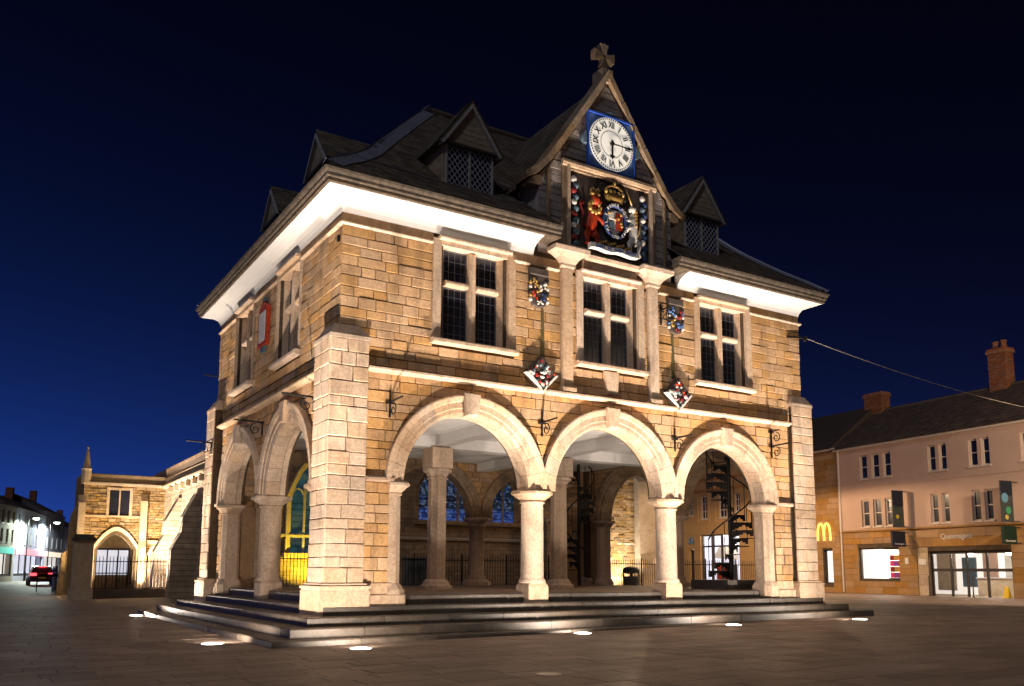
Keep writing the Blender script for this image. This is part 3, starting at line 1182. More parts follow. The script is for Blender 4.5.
b = MB()
ts = [p[0] for p in RP[:-1]] + [0.998]
secs = [rsec(t, -0.03) for t in ts]
for (xa, ya, wa, za), (xb, yb, wb, zb), tt in zip(secs, secs[1:], ts):
    if tt < 0.19:       # the eaves stop at the gable
        b.add([(-xa, ya, za), (-1.85, ya, za), (-1.85, yb, zb), (-xb, yb, zb)], [(0, 1, 2, 3)])
        b.add([(1.85, ya, za), (xa, ya, za), (xb, yb, zb), (1.85, yb, zb)], [(0, 1, 2, 3)])
    else:
        b.add([(-xa, ya, za), (xa, ya, za), (xb, yb, zb), (-xb, yb, zb)], [(0, 1, 2, 3)])
    b.add([(xa, ya, za), (xa, wa, za), (xb, wb, zb), (xb, yb, zb)], [(0, 1, 2, 3)])
    b.add([(xa, wa, za), (-xa, wa, za), (-xb, wb, zb), (xb, wb, zb)], [(0, 1, 2, 3)])
    b.add([(-xa, wa, za), (-xa, ya, za), (-xb, yb, zb), (-xb, wb, zb)], [(0, 1, 2, 3)])
roof = link('roof', b.mesh('roof', M_SLATE, normals=False), hall)
sl = MB()
t = 0.0
rows = []
while t < 0.985:
    dz = (rz(min(1, t + 0.01)) - rz(t)) / 0.01
    ln = math.hypot(5.6, dz)
    dt = max(0.16, 0.23 - 0.07 * t) / ln
    rows.append((t, min(0.995, t + dt * 1.15)))
    t += dt
for (t0, t1) in rows:
    xa, ya, _, za = rsec(t0)
    xb, yb, _, zb = rsec(t1)
    x = -xa + random.uniform(0, 0.2)
    while x < xa:          # front slope
        w = random.uniform(0.16, 0.34)
        l, r_ = x + 0.006, min(x + w, xa) - 0.006
        d = random.uniform(0.012, 0.03)
        k = random.uniform(-0.012, 0.012)
        if r_ - l > 0.05 and l > -xb - 0.2 and r_ < xb + 0.2 and not (abs((l + r_) / 2) < 1.95 and t0 < 0.3):
            sl.add([(l, ya + k, za + d), (r_, ya + k, za + d + random.uniform(-.004, .004)), (r_, yb, zb + 0.004), (l, yb, zb + 0.004), (l, ya + k, za - 0.02), (r_, ya + k, za - 0.02)], [(0, 1, 2, 3), (0, 4, 5, 1)])
        x += w
    y = ya + random.uniform(0, 0.2)
    ye = DP - ya
    while y < ye:          # left hip end
        w = random.uniform(0.16, 0.34)
        l, r_ = y + 0.006, min(y + w, ye) - 0.006
        d = random.uniform(0.012, 0.03)
        if r_ - l > 0.05 and l > yb - 0.2 and r_ < DP - yb + 0.2:
            sl.add([(-xa, l, za + d), (-xa, r_, za + d), (-xb, r_, zb + 0.004), (-xb, l, zb + 0.004), (-xa, l, za - 0.02), (-xa, r_, za - 0.02)], [(0, 3, 2, 1), (0, 1, 5, 4)])
        y += w
sl.build('slates', M_SLATE, roof, kind='stuff')
for sx in (-1, 1):
    for back in (0, 1):
        rings = []
        for i in range(25):
            t = i / 24 * 0.995
            x, y0, y1, z = rsec(t)
            w = 0.36
            sy = 1 if not back else -1
            yy = y0 if not back else y1
            kx = 0.7
            rings.append([(sx * (x - w), yy, z + 0.045), (sx * (x - 0.06), yy + sy * 0.06, z + 0.12), (sx * (x + 0.02), yy - sy * 0.02, z + 0.09), (sx * x, yy + sy * w, z + 0.045), (sx * (x - 0.2), yy + sy * 0.2, z - 0.05)])
        MB().loft(rings).build('hip_flashing', M_LEAD, roof)
MB().tube([(-2.6, 5, 14.28), (2.6, 5, 14.28)], 0.11, 8).build('ridge', M_SLATE, roof)

# lightning conductor tape along the front roof
q = MB()
cp = []
for i in range(30):
    x = -7.2 + i * (5.15) / 29
    t = 0.17 + 0.03 * math.sin(i * 0.25) - (0.05 if 22 < i < 28 else 0)
    cp.append((x, -0.6 + 5.6 * t, rz(t) + 0.055))
q.tube(cp, 0.012, 4)
q.build('conductor_tape', M_LEADBAR, roof)

# ------------------------------------------------------------------ clock gable
GP = [(2.05, 8.45), (2.05, 10.42), (1.70, 10.90), (0.68, 12.40), (0.0, 13.42)]
poly = GP + [(-u, z) for u, z in GP[-2::-1]]
b = MB()
n0 = -4.4
k = len(poly)
vs = [FR(u, z, n0) for u, z in poly] + [FR(u, z, -0.05) for u, z in poly]
b.add(vs, [tuple(range(k)), tuple(range(k, 2 * k))] + [(i, (i + 1) % k, k + (i + 1) % k, k + i) for i in range(k)])
gable = b.build('gable', M_GABLE, hall)
st = MB()
sm = (13.40 - 10.88) / 1.70
nrm = math.hypot(sm, 1)
for p in lay_courses(-2.05, 2.05, 8.82, 13.3, ch=(0.13, 0.22), ln=(0.25, 0.7), rects=[(-1.42, 1.46, 8.8, 11.0)]):
    for s in (-1, 1):
        # keep s*u*sm + z <= 13.40
        p = clip_half(p, -s * sm, -1, -13.38) if len(p) >= 3 else p
    if len(p) >= 3 and area(p) > 0.006:
        st.prism(FR, p, -0.08, random.uniform(-0.008, 0.008), 0.006)
st.build('stones', M_GABLE, gable, kind='stuff')
for s in (-1, 1):        # coping: stones following the curved rake
    cps = [(2.42, 10.30), (2.10, 10.50), (1.75, 10.88), (1.40, 11.38), (1.05, 11.90), (0.70, 12.42), (0.35, 12.95), (0.0, 13.50)]
    for (a, za), (c, zc) in zip(cps, cps[1:]):
        d = math.hypot(c - a, zc - za)
        nu, nz = (za - zc) / d * -1, (c - a) / d * -1
        th = 0.15
        pp = [(s * a, za), (s * c, zc), (s * (c + nu * th if c else 0.0), zc + (nz * th if c else th * 1.6)), (s * (a + nu * th), za + nz * th)]
        q = MB()
        q.prism(FR, pp, -0.42, 0.10, 0.015)
        q.build('coping_stone', M_COPING, gable)
    # slated roof of the gable behind the coping
    q = MB()
    for j in range(len(cps) - 1):
        (a, za), (c, zc) = cps[j], cps[j + 1]
        for i in range(12):
            y0 = 0.42 + i * 0.34
            for h in (0, 1):
                f0, f1 = h / 2, (h + 1) / 2
                a_, z_a = a + (c - a) * f0, za + (zc - za) * f0
                c_, z_c = a + (c - a) * f1, za + (zc - za) * f1
                q.add([(s * a_, y0 + 0.006, z_a + 0.05), (s * a_, y0 + 0.334, z_a + 0.05), (s * c_, y0 + 0.334, z_c + 0.02), (s * c_, y0 + 0.006, z_c + 0.02), (s * a_, y0 + 0.006, z_a - 0.1), (s * a_, y0 + 0.334, z_a - 0.1)], [(0, 1, 2, 3), (0, 4, 5, 1)])
    q.build('slates', M_SLATE, gable, kind='stuff')
    MB().prism(FR, [(s * 1.76, 8.85), (s * 1.86, 8.85), (s * 1.84, 10.66), (s * 1.76, 10.75)], -0.05, 0.045, 0.01).build('pilaster_strip', M_COPING, gable)
    MB().prism(FR, [(s * 2.0, 10.20), (s * 2.34, 10.22), (s * 2.34, 10.30), (s * 2.1, 10.46), (s * 2.0, 10.46)], -0.30, 0.03, 0.02).build('kneeler', M_COPING, gable)
# cross finial
q = MB()
q.box(-0.17, 0.17, -0.04, 0.38, 13.42, 13.78)
q.build('finial_base', M_COPING, gable)
q = MB()


def FRC(u, z, n): return (u, 0.15 - n, z)


q.prism(FRC, [(-0.085, 13.76), (0.085, 13.76), (0.07, 14.06), (-0.07, 14.06)], -0.08, 0.08, 0.01)
for a in range(4):
    ca, sa = math.cos(a * PI / 2), math.sin(a * PI / 2)
    pp = [(-0.055, 0.04), (0.055, 0.04), (0.075, 0.15), (0.135, 0.31), (0.0, 0.335), (-0.135, 0.31), (-0.075, 0.15)]
    q.prism(FRC, [(u * ca - z * sa, 14.19 + u * sa + z * ca) for u, z in pp], -0.085 + 0.004 * (a % 2), 0.085 - 0.004 * (a % 2), 0.01)
q.build('stone_cross', M_COPING, gable)

# frame round the arms
fr = MB()
for (a, b_, c, d) in ((-1.42, -1.20, 8.80, 10.98), (1.24, 1.46, 8.80, 10.98)):
    fr.pbox(FR, a, b_, c, d, -0.05, 0.06)
fr.pbox(FR, -1.20, 1.24, 10.84, 10.98, -0.05, 0.06)
fm = fr.build('panel_frame', M_COPING, gable)
q = MB()
q.pbox(FR, -1.30, -1.22, 8.82, 10.90, 0.06, 0.11)
q.pbox(FR, 1.26, 1.34, 8.82, 10.90, 0.06, 0.11)
q.loft([[FR(u, z, n) for n, z in ((0.03, 10.84), (0.10, 10.86), (0.13, 10.93), (0.12, 11.0), (0.03, 11.02))] for u in (-1.44, 1.48)])
q.loft([[FR(u, z, n) for n, z in ((0.02, 10.79), (0.07, 10.80), (0.07, 10.84), (0.02, 10.84))] for u in (-1.22, 1.26)])
q.build('frame_moulding', M_PALE, fm)

# ------------------------------------------------------------------ coat of arms (royal supporters, crown, garter, scroll)
arms = MB().pbox(FR, -1.20, 1.24, 8.82, 10.84, -0.02, 0.02).build('coat_of_arms', M_PANEL, hall)
NV = Vector((0, -1, 0))


def limb(mb, pts, rad, n=0.07, seg=8, fl=0.55):
    mb.tube([FR(u, z, n) for u, z in pts], rad, seg, flat=(NV, fl))


def blob(mb, u, z, ru, rz_, n=0.07, rn=0.07):
    c = FR(u, z, n)
    mb.ball(c, ru, rn, rz_, 10, 6)


b = MB()       # lion rampant
limb(b, [(-0.62, 9.30), (-0.60, 9.48), (-0.55, 9.70), (-0.50, 9.92), (-0.50, 10.06)], [0.14, 0.17, 0.15, 0.17, 0.13])
blob(b, -0.50, 10.16, 0.13, 0.14, 0.12, 0.10)
limb(b, [(-0.42, 10.14), (-0.34, 10.10)], [0.07, 0.05], 0.14)
limb(b, [(-0.45, 9.92), (-0.34, 9.86), (-0.26, 9.98)], [0.07, 0.055, 0.06], 0.10)
limb(b, [(-0.45, 9.78), (-0.32, 9.70), (-0.24, 9.60)], [0.07, 0.055, 0.06], 0.11)
limb(b, [(-0.62, 9.36), (-0.74, 9.26), (-0.70, 9.10), (-0.74, 9.00)], [0.13, 0.09, 0.055, 0.07], 0.08)
limb(b, [(-0.56, 9.34), (-0.42, 9.24), (-0.46, 9.10), (-0.38, 9.02)], [0.13, 0.09, 0.055, 0.06], 0.10)
b.build('lion', M_RED, arms, smooth=True)
b = MB()
limb(b, [(-0.70, 9.40), (-0.86, 9.55), (-0.82, 9.80), (-0.92, 9.98), (-0.84, 10.08)], [0.03, 0.03, 0.03, 0.04, 0.07], 0.06)
b.build('lion_tail', M_CRIMSON, arms, smooth=True)
b = MB()
for i in range(9):
    a = i * 0.7
    blob(b, -0.52 + 0.15 * math.cos(a), 9.98 + 0.13 * math.sin(a), 0.06, 0.08, 0.13, 0.06)
for i in range(4):
    blob(b, -0.62 + i * 0.07, 10.38 + 0.04 * (i % 2), 0.035, 0.07, 0.12, 0.04)
b.prism(FR, [(-0.64, 10.27), (-0.38, 10.27), (-0.37, 10.34), (-0.65, 10.34)], 0.06, 0.18, 0.02)
b.build('lion_mane_and_crown', M_GOLD, arms, smooth=True)
b = MB()       # unicorn
limb(b, [(0.74, 9.30), (0.74, 9.50), (0.74, 9.72), (0.72, 9.92), (0.70, 10.10)], [0.14, 0.17, 0.14, 0.13, 0.08])
limb(b, [(0.72, 10.16), (0.64, 10.20), (0.55, 10.12)], [0.09, 0.075, 0.05], 0.13)
limb(b, [(0.68, 9.92), (0.54, 9.88), (0.46, 9.98)], [0.06, 0.045, 0.05], 0.10)
limb(b, [(0.68, 9.76), (0.54, 9.68), (0.47, 9.58)], [0.06, 0.045, 0.05], 0.11)
limb(b, [(0.70, 9.36), (0.56, 9.28), (0.60, 9.12), (0.52, 9.02)], [0.13, 0.08, 0.05, 0.06], 0.10)
limb(b, [(0.78, 9.36), (0.90, 9.26), (0.86, 9.10), (0.92, 8.98)], [0.13, 0.09, 0.05, 0.06], 0.09)
limb(b, [(0.88, 9.42), (0.99, 9.55), (0.94, 9.75), (1.02, 9.9)], [0.03, 0.035, 0.03, 0.05], 0.06)
b.build('unicorn', M_SILVER, arms, smooth=True)
b = MB()
limb(b, [(0.62, 10.27), (0.45, 10.66)], [0.025, 0.008], 0.15, 6, 1.0)
for i in range(5):
    blob(b, 0.77, 10.14 - i * 0.09, 0.05, 0.06, 0.12, 0.05)
limb(b, [(0.86, 9.95), (0.88, 9.7), (0.80, 9.5)], 0.014, 0.15, 5, 1.0)
b.build('unicorn_horn_and_chain', M_GOLD, arms, smooth=True)
# garter and shield
b = MB()
rings = []
for i in range(33):
    a = 2 * PI * i / 32
    rings.append([FR(0.10 + (0.37 + q) * math.cos(a), 9.74 + (0.45 + q) * math.sin(a), n) for q, n in ((-0.09, 0.08), (-0.08, 0.17), (0.0, 0.18), (0.02, 0.08))])
b.loft(rings, cap=False)
ga = b.build('garter', M_NAVY, arms, smooth=True)
for i, chx in enumerate('HONI SOIT QUI MAL Y PENSE '):
    a = 2 * PI * i / 26 + 2.2
    if chx != ' ':
        b = MB()
        text_on(b, chx, 0.10, FR, 0.10 - 0.335 * math.cos(a), 9.74 + 0.41 * math.sin(a), 0.185, PI / 2 - a)
        b.build('garter_letter', M_SILVER, ga)
sh = MB().prism(FR, [(0.10 + u, 9.74 + z) for u, z in ((-0.26, 0.30), (0.26, 0.30), (0.26, -0.05), (0.16, -0.25), (0, -0.36), (-0.16, -0.25), (-0.26, -0.05))], 0.02, 0.13, 0.02).build('shield', M_SILVER, arms)
for (u, z, m_) in ((-0.12, 0.12, M_SILVER), (0.12, 0.12, M_RED), (-0.12, -0.12, M_TEAL), (0.12, -0.12, M_RED)):
    MB().prism(FR, [(0.10 + u - 0.10, 9.74 + z - 0.10), (0.10 + u + 0.10, 9.74 + z - 0.10), (0.10 + u + 0.10, 9.74 + z + 0.12), (0.10 + u - 0.10, 9.74 + z + 0.12)], 0.1, 0.15, 0.02).build('quarter', m_, sh)
b = MB()
for i in range(6):
    blob(b, 0.10 + random.uniform(-.2, .2), 9.74 + random.uniform(-.22, .25), 0.045, 0.05, 0.155, 0.02)
b.build('charges', M_GOLD, sh, smooth=True)
# crown above
b = MB()
b.loft([[FR(0.10 + u * k, z, 0.10 + 0.08 * v) for u, v in ((-0.30, 0), (-0.2, 0.7), (0, 1), (0.2, 0.7), (0.30, 0), (0, -0.9))] for k, z in ((0.9, 10.26), (0.95, 10.34), (1.05, 10.42))])
for i in range(5):
    u = -0.26 + i * 0.13
    blob(b, 0.10 + u, 10.49, 0.05, 0.07, 0.12, 0.05)
for s in (-1, 1):
    limb(b, [(0.10 + s * 0.28, 10.46), (0.10 + s * 0.24, 10.58), (0.10 + s * 0.08, 10.66), (0.10, 10.64)], 0.03, 0.12, 6, 1)
blob(b, 0.10, 10.72, 0.045, 0.05, 0.12, 0.045)
b.build('crown', M_GOLD, arms, smooth=True)
for s in (-1, 1):
    b = MB()
    limb(b, [(0.10 + s * 0.12, 10.62), (0.10 + s * 0.32, 10.64), (0.10 + s * 0.42, 10.5), (0.10 + s * 0.36, 10.36)], [0.08, 0.09, 0.08, 0.05], 0.06)
    b.build('mantling', M_BLACK, arms, smooth=True)
b = MB()
rings = []
for i in range(17):
    u = -0.72 + 1.48 * i / 16
    z = 8.955 + 0.02 * math.sin(i * 0.8)
    rings.append([FR(u, z - 0.065, 0.10), FR(u, z - 0.05, 0.24), FR(u, z + 0.075, 0.22), FR(u, z + 0.09, 0.08)])
sc = b.loft(rings).build('motto_scroll', M_SILVER, arms)
for wd, uu in (('DIEU', -0.45), ('ET', -0.15), ('MON', 0.12), ('DROIT', 0.50)):
    b = MB()
    text_on(b, wd, 0.115, FR, uu, 8.965, 0.242, sx=1.05)
    b.build('motto_word', M_NAVY, sc)
b = MB()
for i in range(11):
    blob(b, -0.35 + i * 0.09, 9.12 + 0.03 * (i % 3), 0.05, 0.045, 0.10, 0.05)
b.build('leaf_base', M_GOLD, arms, smooth=True)
for u0, ms in ((-1.06, (M_TEAL, M_CRIMSON, M_TEAL, M_SILVER)), (1.08, (M_NAVY, M_TEAL, M_NAVY, M_SILVER))):
    for i in range(12):
        b = MB()
        blob(b, u0 + 0.03 * (-1) ** i, 8.98 + i * 0.145, 0.085, 0.085, 0.05, 0.07)
        b.build('painted_flower', ms[i % 4], arms, smooth=True)

# ------------------------------------------------------------------ clock
CU, CZ = 0.06, 11.76
clock = MB().prism(FR, [(CU - 0.70, CZ - 0.69), (CU + 0.70, CZ - 0.69), (CU + 0.70, CZ + 0.69), (CU - 0.70, CZ + 0.69)], -0.02, 0.06, 0.02).build('clock', M_BLUE, hall)
q = MB()
for a, b_, c, d in ((-0.73, 0.73, 0.69, 0.73), (-0.73, 0.73, -0.73, -0.69), (-0.73, -0.70, -0.69, 0.69), (0.70, 0.73, -0.69, 0.69)):
    q.pbox(FR, CU + a, CU + b_, CZ + c, CZ + d, 0.0, 0.10)
q.build('clock_frame', mat('clock_frame_blue', (0.03, 0.09, 0.45), 0.4, var=0.2), clock)
q = MB()
R = 0.685
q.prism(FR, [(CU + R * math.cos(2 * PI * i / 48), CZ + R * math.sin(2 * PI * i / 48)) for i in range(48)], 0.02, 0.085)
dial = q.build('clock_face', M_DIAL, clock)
q = MB()
for i in range(60):
    a = 2 * PI * i / 60
    q.prism(FR, [(CU + math.cos(a + d) * r, CZ + math.sin(a + d) * r) for d, r in ((-0.025, 0.635), (0.025, 0.635), (0.025, 0.672), (-0.025, 0.672))], 0.084, 0.09)
rg = []
for i in range(49):
    a = 2 * PI * i / 48
    rg.append([FR(CU + r * math.cos(a), CZ + r * math.sin(a), n) for r, n in ((0.335, 0.083), (0.335, 0.089), (0.347, 0.089), (0.347, 0.083))])
q.loft(rg, cap=False)
q.build('minute_marks', M_BLACK, dial)
for i, s in enumerate(['XII', 'I', 'II', 'III', 'IIII', 'V', 'VI', 'VII', 'VIII', 'IX', 'X', 'XI']):
    a = PI / 2 - i * PI / 6
    q = MB()
    text_on(q, s, 0.235, FR, CU + 0.495 * math.cos(a), CZ + 0.495 * math.sin(a), 0.09, a - PI / 2, bold=0.002, sx=0.66 if len(s) > 2 else 0.9)
    q.build('numeral', M_BLACK, dial)


def hand(mb, ang, ln, w, n):
    d = (math.cos(ang), math.sin(ang))
    p = (-d[1], d[0])
    pts = [(-0.10, w * 0.6), (0, w * 0.5), (ln * 0.72, w * 0.45), (ln * 0.75, w * 1.5), (ln, 0.004), (ln * 0.75, -w * 1.5), (ln * 0.72, -w * 0.45), (0, -w * 0.5), (-0.10, -w * 0.6)]
    mb.prism(FR, [(CU + d[0] * a + p[0] * b_, CZ + d[1] * a + p[1] * b_) for a, b_ in pts], n, n + 0.012)


q = MB()
hand(q, -PI / 2 - 0.02, 0.40, 0.06, 0.11)
q.build('hour_hand', M_BLACK, clock)
q = MB()
hand(q, 0.0, 0.66, 0.03, 0.13)
q.prism(FR, [(CU + 0.05 * math.cos(2 * PI * i / 12), CZ + 0.05 * math.sin(2 * PI * i / 12)) for i in range(12)], 0.08, 0.15)
q.build('minute_hand', M_BLACK, clock)
for s in (-1, 1):
    q = MB()
    q.prism(FR, [(CU + s * (0.76 + 0.16 * math.sin(PI * i / 8)), CZ - 0.02 + 0.17 * math.cos(PI * i / 8)) for i in range(9)], 0.0, 0.09, 0.02)
    q.build('clock_bracket', M_TEAL, clock)
    q = MB()
    q.prism(FR, [(CU + 0.15 * math.cos(PI * i / 8), CZ + s * (0.76 + 0.10 * math.sin(PI * i / 8))) for i in range(9)], 0.0, 0.09, 0.02)
    q.build('clock_crest', M_TEAL, clock)


# ------------------------------------------------------------------ dormers
def dormer(P, c, nf=-0.5, dz=0.12):
    """P has its n = 0 on the wall line; the dormer front stands 0.5 m behind it"""
    b = MB()
    b.pbox(P, c - 0.66, c + 0.66, 9.55, 10.93, -3.0, nf - 0.06)
    d = b.build('dormer', M_COPING, hall)
    q = MB()
    q.prism(P, [(c - 0.70, 10.88), (c + 0.70, 10.88), (c, 11.76 + dz)], -3.2, nf + 0.02)
    q.build('gable_boarding', mat_board(), d)
    q = MB()
    for i in range(7):
        z = 10.90 + i * (0.12 + dz / 7)
        w = 0.68 * (1 - i / 7.2)
        if w > 0.06:
            q.prism(P, [(c - w, z + 0.006), (c + w, z + 0.006), (c + w - 0.085, z + 0.114 + dz / 7), (c - w + 0.085, z + 0.114 + dz / 7)], nf, nf + 0.035)
    q.build('boards', mat_board(), d)
    for s in (-1, 1):
        q = MB()
        pts = [(c + s * 0.78, 10.82), (c, 11.82 + dz), (c, 11.92 + dz), (c + s * 0.86, 10.84)]
        q.prism(P, pts, -3.6, nf + 0.10)
        rf = q.build('dormer_roof', M_SLATE, d)
        q = MB()
        L = math.hypot(0.97, 1.3)
        for r in range(7):
            f0, f1 = r / 7, (r + 1.15) / 7
            for k in range(11):
                n_a = nf + 0.12 - k * 0.3
                u0, z0_ = c + s * 0.86 * (1 - f0), 10.84 + (1.08 + dz) * f0
                u1, z1_ = c + s * 0.86 * (1 - min(1, f1)), 10.84 + (1.08 + dz) * min(1, f1)
                q.add([P(u0, z0_ + 0.03, n_a - 0.005), P(u0, z0_ + 0.03, n_a - 0.295), P(u1, z1_ + 0.008, n_a - 0.295), P(u1, z1_ + 0.008, n_a - 0.005), P(u0, z0_ - 0.01, n_a - 0.005), P(u0, z0_ - 0.01, n_a - 0.295)], [(0, 1, 2, 3), (0, 4, 5, 1)])
        q.build('slates', M_SLATE, rf, kind='stuff')
        q = MB()
        q.prism(P, [(c + s * 0.72, 10.80), (c + s * 0.80, 10.80), (c, 11.82 + dz), (c, 11.71 + dz)], nf - 0.05, nf + 0.13)
        q.build('barge_board', M_BARGE, d)
    q = MB()
    q.pbox(P, c - 0.76, c + 0.76, 10.84, 10.90, nf - 0.05, nf + 0.09)
    q.build('head_board', M_DARKFRAME, d)
    q = MB()
    for u in (-0.62, -0.02, 0.58):
        q.pbox(P, c + u, c + u + 0.045, 9.74, 10.84, nf - 0.05, nf + 0.01)
    q.pbox(P, c - 0.575, c + 0.58, 9.70, 9.76, nf - 0.05, nf + 0.015)
    q.build('casement_frame', M_BARGE, d)
    gl = MB().pbox(P, c - 0.58, c + 0.58, 9.74, 10.84, nf - 0.055, nf - 0.03).build('pane', M_GLASS, d)
    q = MB()
    for w0, w1 in ((c - 0.575, c - 0.02), (c + 0.025, c + 0.58)):
        z0_, z1_ = 9.76, 10.84
        st_ = 0.135
        sl_ = 1.25
        k = -20
        while k < 30:
            for sgn in (1, -1):
                # line z = z0 + sgn*sl*(u-w0) + k*st
                pts = []
                off = k * st_ * sl_
                f = lambda u: z0_ + off + sgn * sl_ * (u - w0)
                ua, ub = w0, w1
                za, zb = f(ua), f(ub)
                lo, hi = min(za, zb), max(za, zb)
                if hi > z0_ and lo < z1_:
                    def at(z): return w0 + (z - z0_ - off) / (sgn * sl_)
                    A = (ua, za) if z0_ <= za <= z1_ else (at(min(max(za, z0_), z1_)), min(max(za, z0_), z1_))
                    B = (ub, zb) if z0_ <= zb <= z1_ else (at(min(max(zb, z0_), z1_)), min(max(zb, z0_), z1_))
                    if math.hypot(A[0] - B[0], A[1] - B[1]) > 0.03:
                        dx, dz = B[0] - A[0], B[1] - A[1]
                        l = math.hypot(dx, dz)
                        px, pz = -dz / l * 0.008, dx / l * 0.008
                        q.prism(P, [(A[0] + px, A[1] + pz), (B[0] + px, B[1] + pz), (B[0] - px, B[1] - pz), (A[0] - px, A[1] - pz)], nf - 0.035, nf - 0.02 + 0.003 * sgn)
            k += 1
    q.build('lattice', M_LATTICE, gl)


_bd = []


def mat_board():
    if not _bd:
        _bd.append(mat('weathered_boarding', (0.33, 0.26, 0.185), 0.85, scale=7, col2=(0.22, 0.17, 0.12), bump=0.4, piece=0.12))
    return _bd[0]


dormer(FR, -3.64)
dormer(FR, 3.64)
dormer(LF, 3.35, -0.6, -0.05)
dormer(LF, 7.05, -0.6, -0.05)

# ------------------------------------------------------------------ painted shields on the front wall
M_MOSS = mat('moss_stain', (0.075, 0.07, 0.02), 0.95, scale=14, col2=(0.14, 0.10, 0.05), bump=0.4)


def wall_shield(c, cols):
    pts = [(c - 0.25, 8.04), (c + 0.25, 8.04), (c + 0.25, 7.42), (c + 0.17, 7.27), (c, 7.22), (c - 0.17, 7.27), (c - 0.25, 7.42)]
    s = MB().prism(FR, pts, -0.03, 0.07, 0.02).build('painted_shield', M_PANEL, hall)
    q = MB()
    q.prism(FR, [(c - 0.26, 7.97), (c + 0.26, 7.97), (c + 0.25, 8.14), (c - 0.25, 8.14)], -0.03, 0.10, 0.02)
    q.build('shield_hood', M_PANEL, s)
    rnd = random.Random(int(c * 100) + 500)
    spots = [(-0.11, 7.80, 0.10, 0.13), (0.11, 7.74, 0.10, 0.13), (-0.09, 7.50, 0.09, 0.13), (0.10, 7.48, 0.09, 0.12), (-0.03, 7.64, 0.05, 0.08), (0.02, 7.33, 0.09, 0.05)]
    for i, (u, z, a, b_) in enumerate(spots):
        q = MB()
        for k in range(6):
            blob(q, c + u + rnd.uniform(-a, a) * 0.8, z + rnd.uniform(-b_, b_) * 0.8, a * rnd.uniform(0.2, 0.5), b_ * rnd.uniform(0.2, 0.45), 0.075, 0.03)
        q.build('charge', cols[i % len(cols)], s, smooth=True)
    for sgn in (-1, 1):
        for k in range(6):
            q = MB()
            blob(q, c + sgn * 0.235, 7.38 + k * 0.10, 0.04, 0.05, 0.06, 0.05)
            q.build('mantling', (M_SILVER, cols[0], M_BLACK)[k % 3], s, smooth=True)


wall_shield(-2.10, [M_GOLD, M_SILVER, M_RED, M_NAVY, M_GOLD, M_SILVER])
wall_shield(2.09, [M_BLUE, M_CRIMSON, M_GOLD, M_BLUE, M_SILVER, M_CRIMSON])


def lozenge(c, z, cols):
    s = MB().prism(FR, [(c, z - 0.42), (c + 0.42, z), (c, z + 0.42), (c - 0.42, z)], -0.03, 0.16, 0.03).build('painted_lozenge', M_PANEL, hall)
    q = MB()
    for a, b_ in (((0, -1), (1, 0)), ((0, -1), (-1, 0))):
        p = [(c + a[0] * 0.43, z + a[1] * 0.43), (c + b_[0] * 0.43, z + b_[1] * 0.43), (c + b_[0] * 0.36, z + b_[1] * 0.36), (c + a[0] * 0.36, z + a[1] * 0.36)]
        q.prism(FR, p, 0.0, 0.185, 0.01)
    q.build('rim', M_SILVER, s)
    rnd = random.Random(int(c * 10) + 77)
    for i in range(90):
        u, w = rnd.uniform(-0.34, 0.34), rnd.uniform(-0.34, 0.34)
        if abs(u) + abs(w) > 0.35:
            continue
        q = MB()
        blob(q, c + u, z + w, rnd.uniform(0.025, 0.06), rnd.uniform(0.025, 0.06), 0.165, 0.035)
        q.build('charge', cols[i % len(cols)], s, smooth=True)


lozenge(-2.07, 5.66, [M_CRIMSON, M_SILVER, M_TEAL, M_BLACK, M_SILVER, M_RED])
lozenge(2.07, 5.66, [M_SILVER, M_RED, M_BLACK, M_SILVER, M_CRIMSON, M_TEAL])
for c, m_ in ((-1.98, M_MOSS), (2.0, M_MOSS)):
    MB().prism(FR, [(c - 0.05, 6.08), (c + 0.07, 6.05), (c + 0.045, 7.2), (c - 0.02, 7.22)], -0.02, 0.011).build('moss_streak', m_, hall)

# ------------------------------------------------------------------ wrought iron brackets
def bracket(P, u, z, ln=0.62, up_=0.28, dn=0.30, n0=0.0):
    b = MB()
    b.tube([P(u, z - dn, n0 + 0.03), P(u, z + up_, n0 + 0.03)], 0.022, 6)
    b.tube([P(u - 0.1, z, n0 + 0.03), P(u + 0.1, z, n0 + 0.03)], 0.02, 6)
    b.tube([P(u, z + 0.02, n0), P(u, z + 0.04, n0 + ln)], 0.022, 6)
    k = MB()
    sp_ = []
    for i in range(22):
        a = i / 21 * 2.6 * PI
        r = 0.14 - 0.11 * i / 21
        sp_.append(P(u, z - 0.16 + r * math.cos(a), n0 + 0.2 + r * math.sin(a)))
    o = b.build('iron_bracket', M_IRON, hall)
    k.tube(sp_, 0.013, 5)
    k.build('scroll', M_IRON, o)


for u, z in ((-5.72, 4.62), (-2.0, 4.55), (2.0, 4.52), (5.50, 4.60)):
    bracket(FR, u, z)
bracket(FR, 5.50, 5.0, 0.3, 0.1, 0.4)
bracket(FR, 1.62, 7.75, 0.25, 0.2, 0.35)
for u, n0 in ((1.30, 0.0), (5.05, 0.0), (9.3, 0.23)):
    bracket(LF, u, 4.82, 0.72, 0.05, 0.3, n0)
b = MB()
b.tube([FR(6.3, 7.80, 0.03), FR(7.06, 7.84, 0.06)], 0.03, 6)
b.tube([FR(7.0, 7.76, 0.06), FR(7.06, 7.90, 0.06)], 0.05, 6)
b.build('cable_bracket', M_IRON, hall)
b = MB()
b.tube([LF(DP - 0.02, 6.92, -0.1), LF(DP + 0.02, 6.95, 0.42)], 0.02, 5)
b.build('cable_bracket', M_IRON, hall)
MB().box(-HL - 0.06, -HL - 0.01, 0.08, 0.16, 7.86, 7.98).build('junction_box', M_IRON, hall)

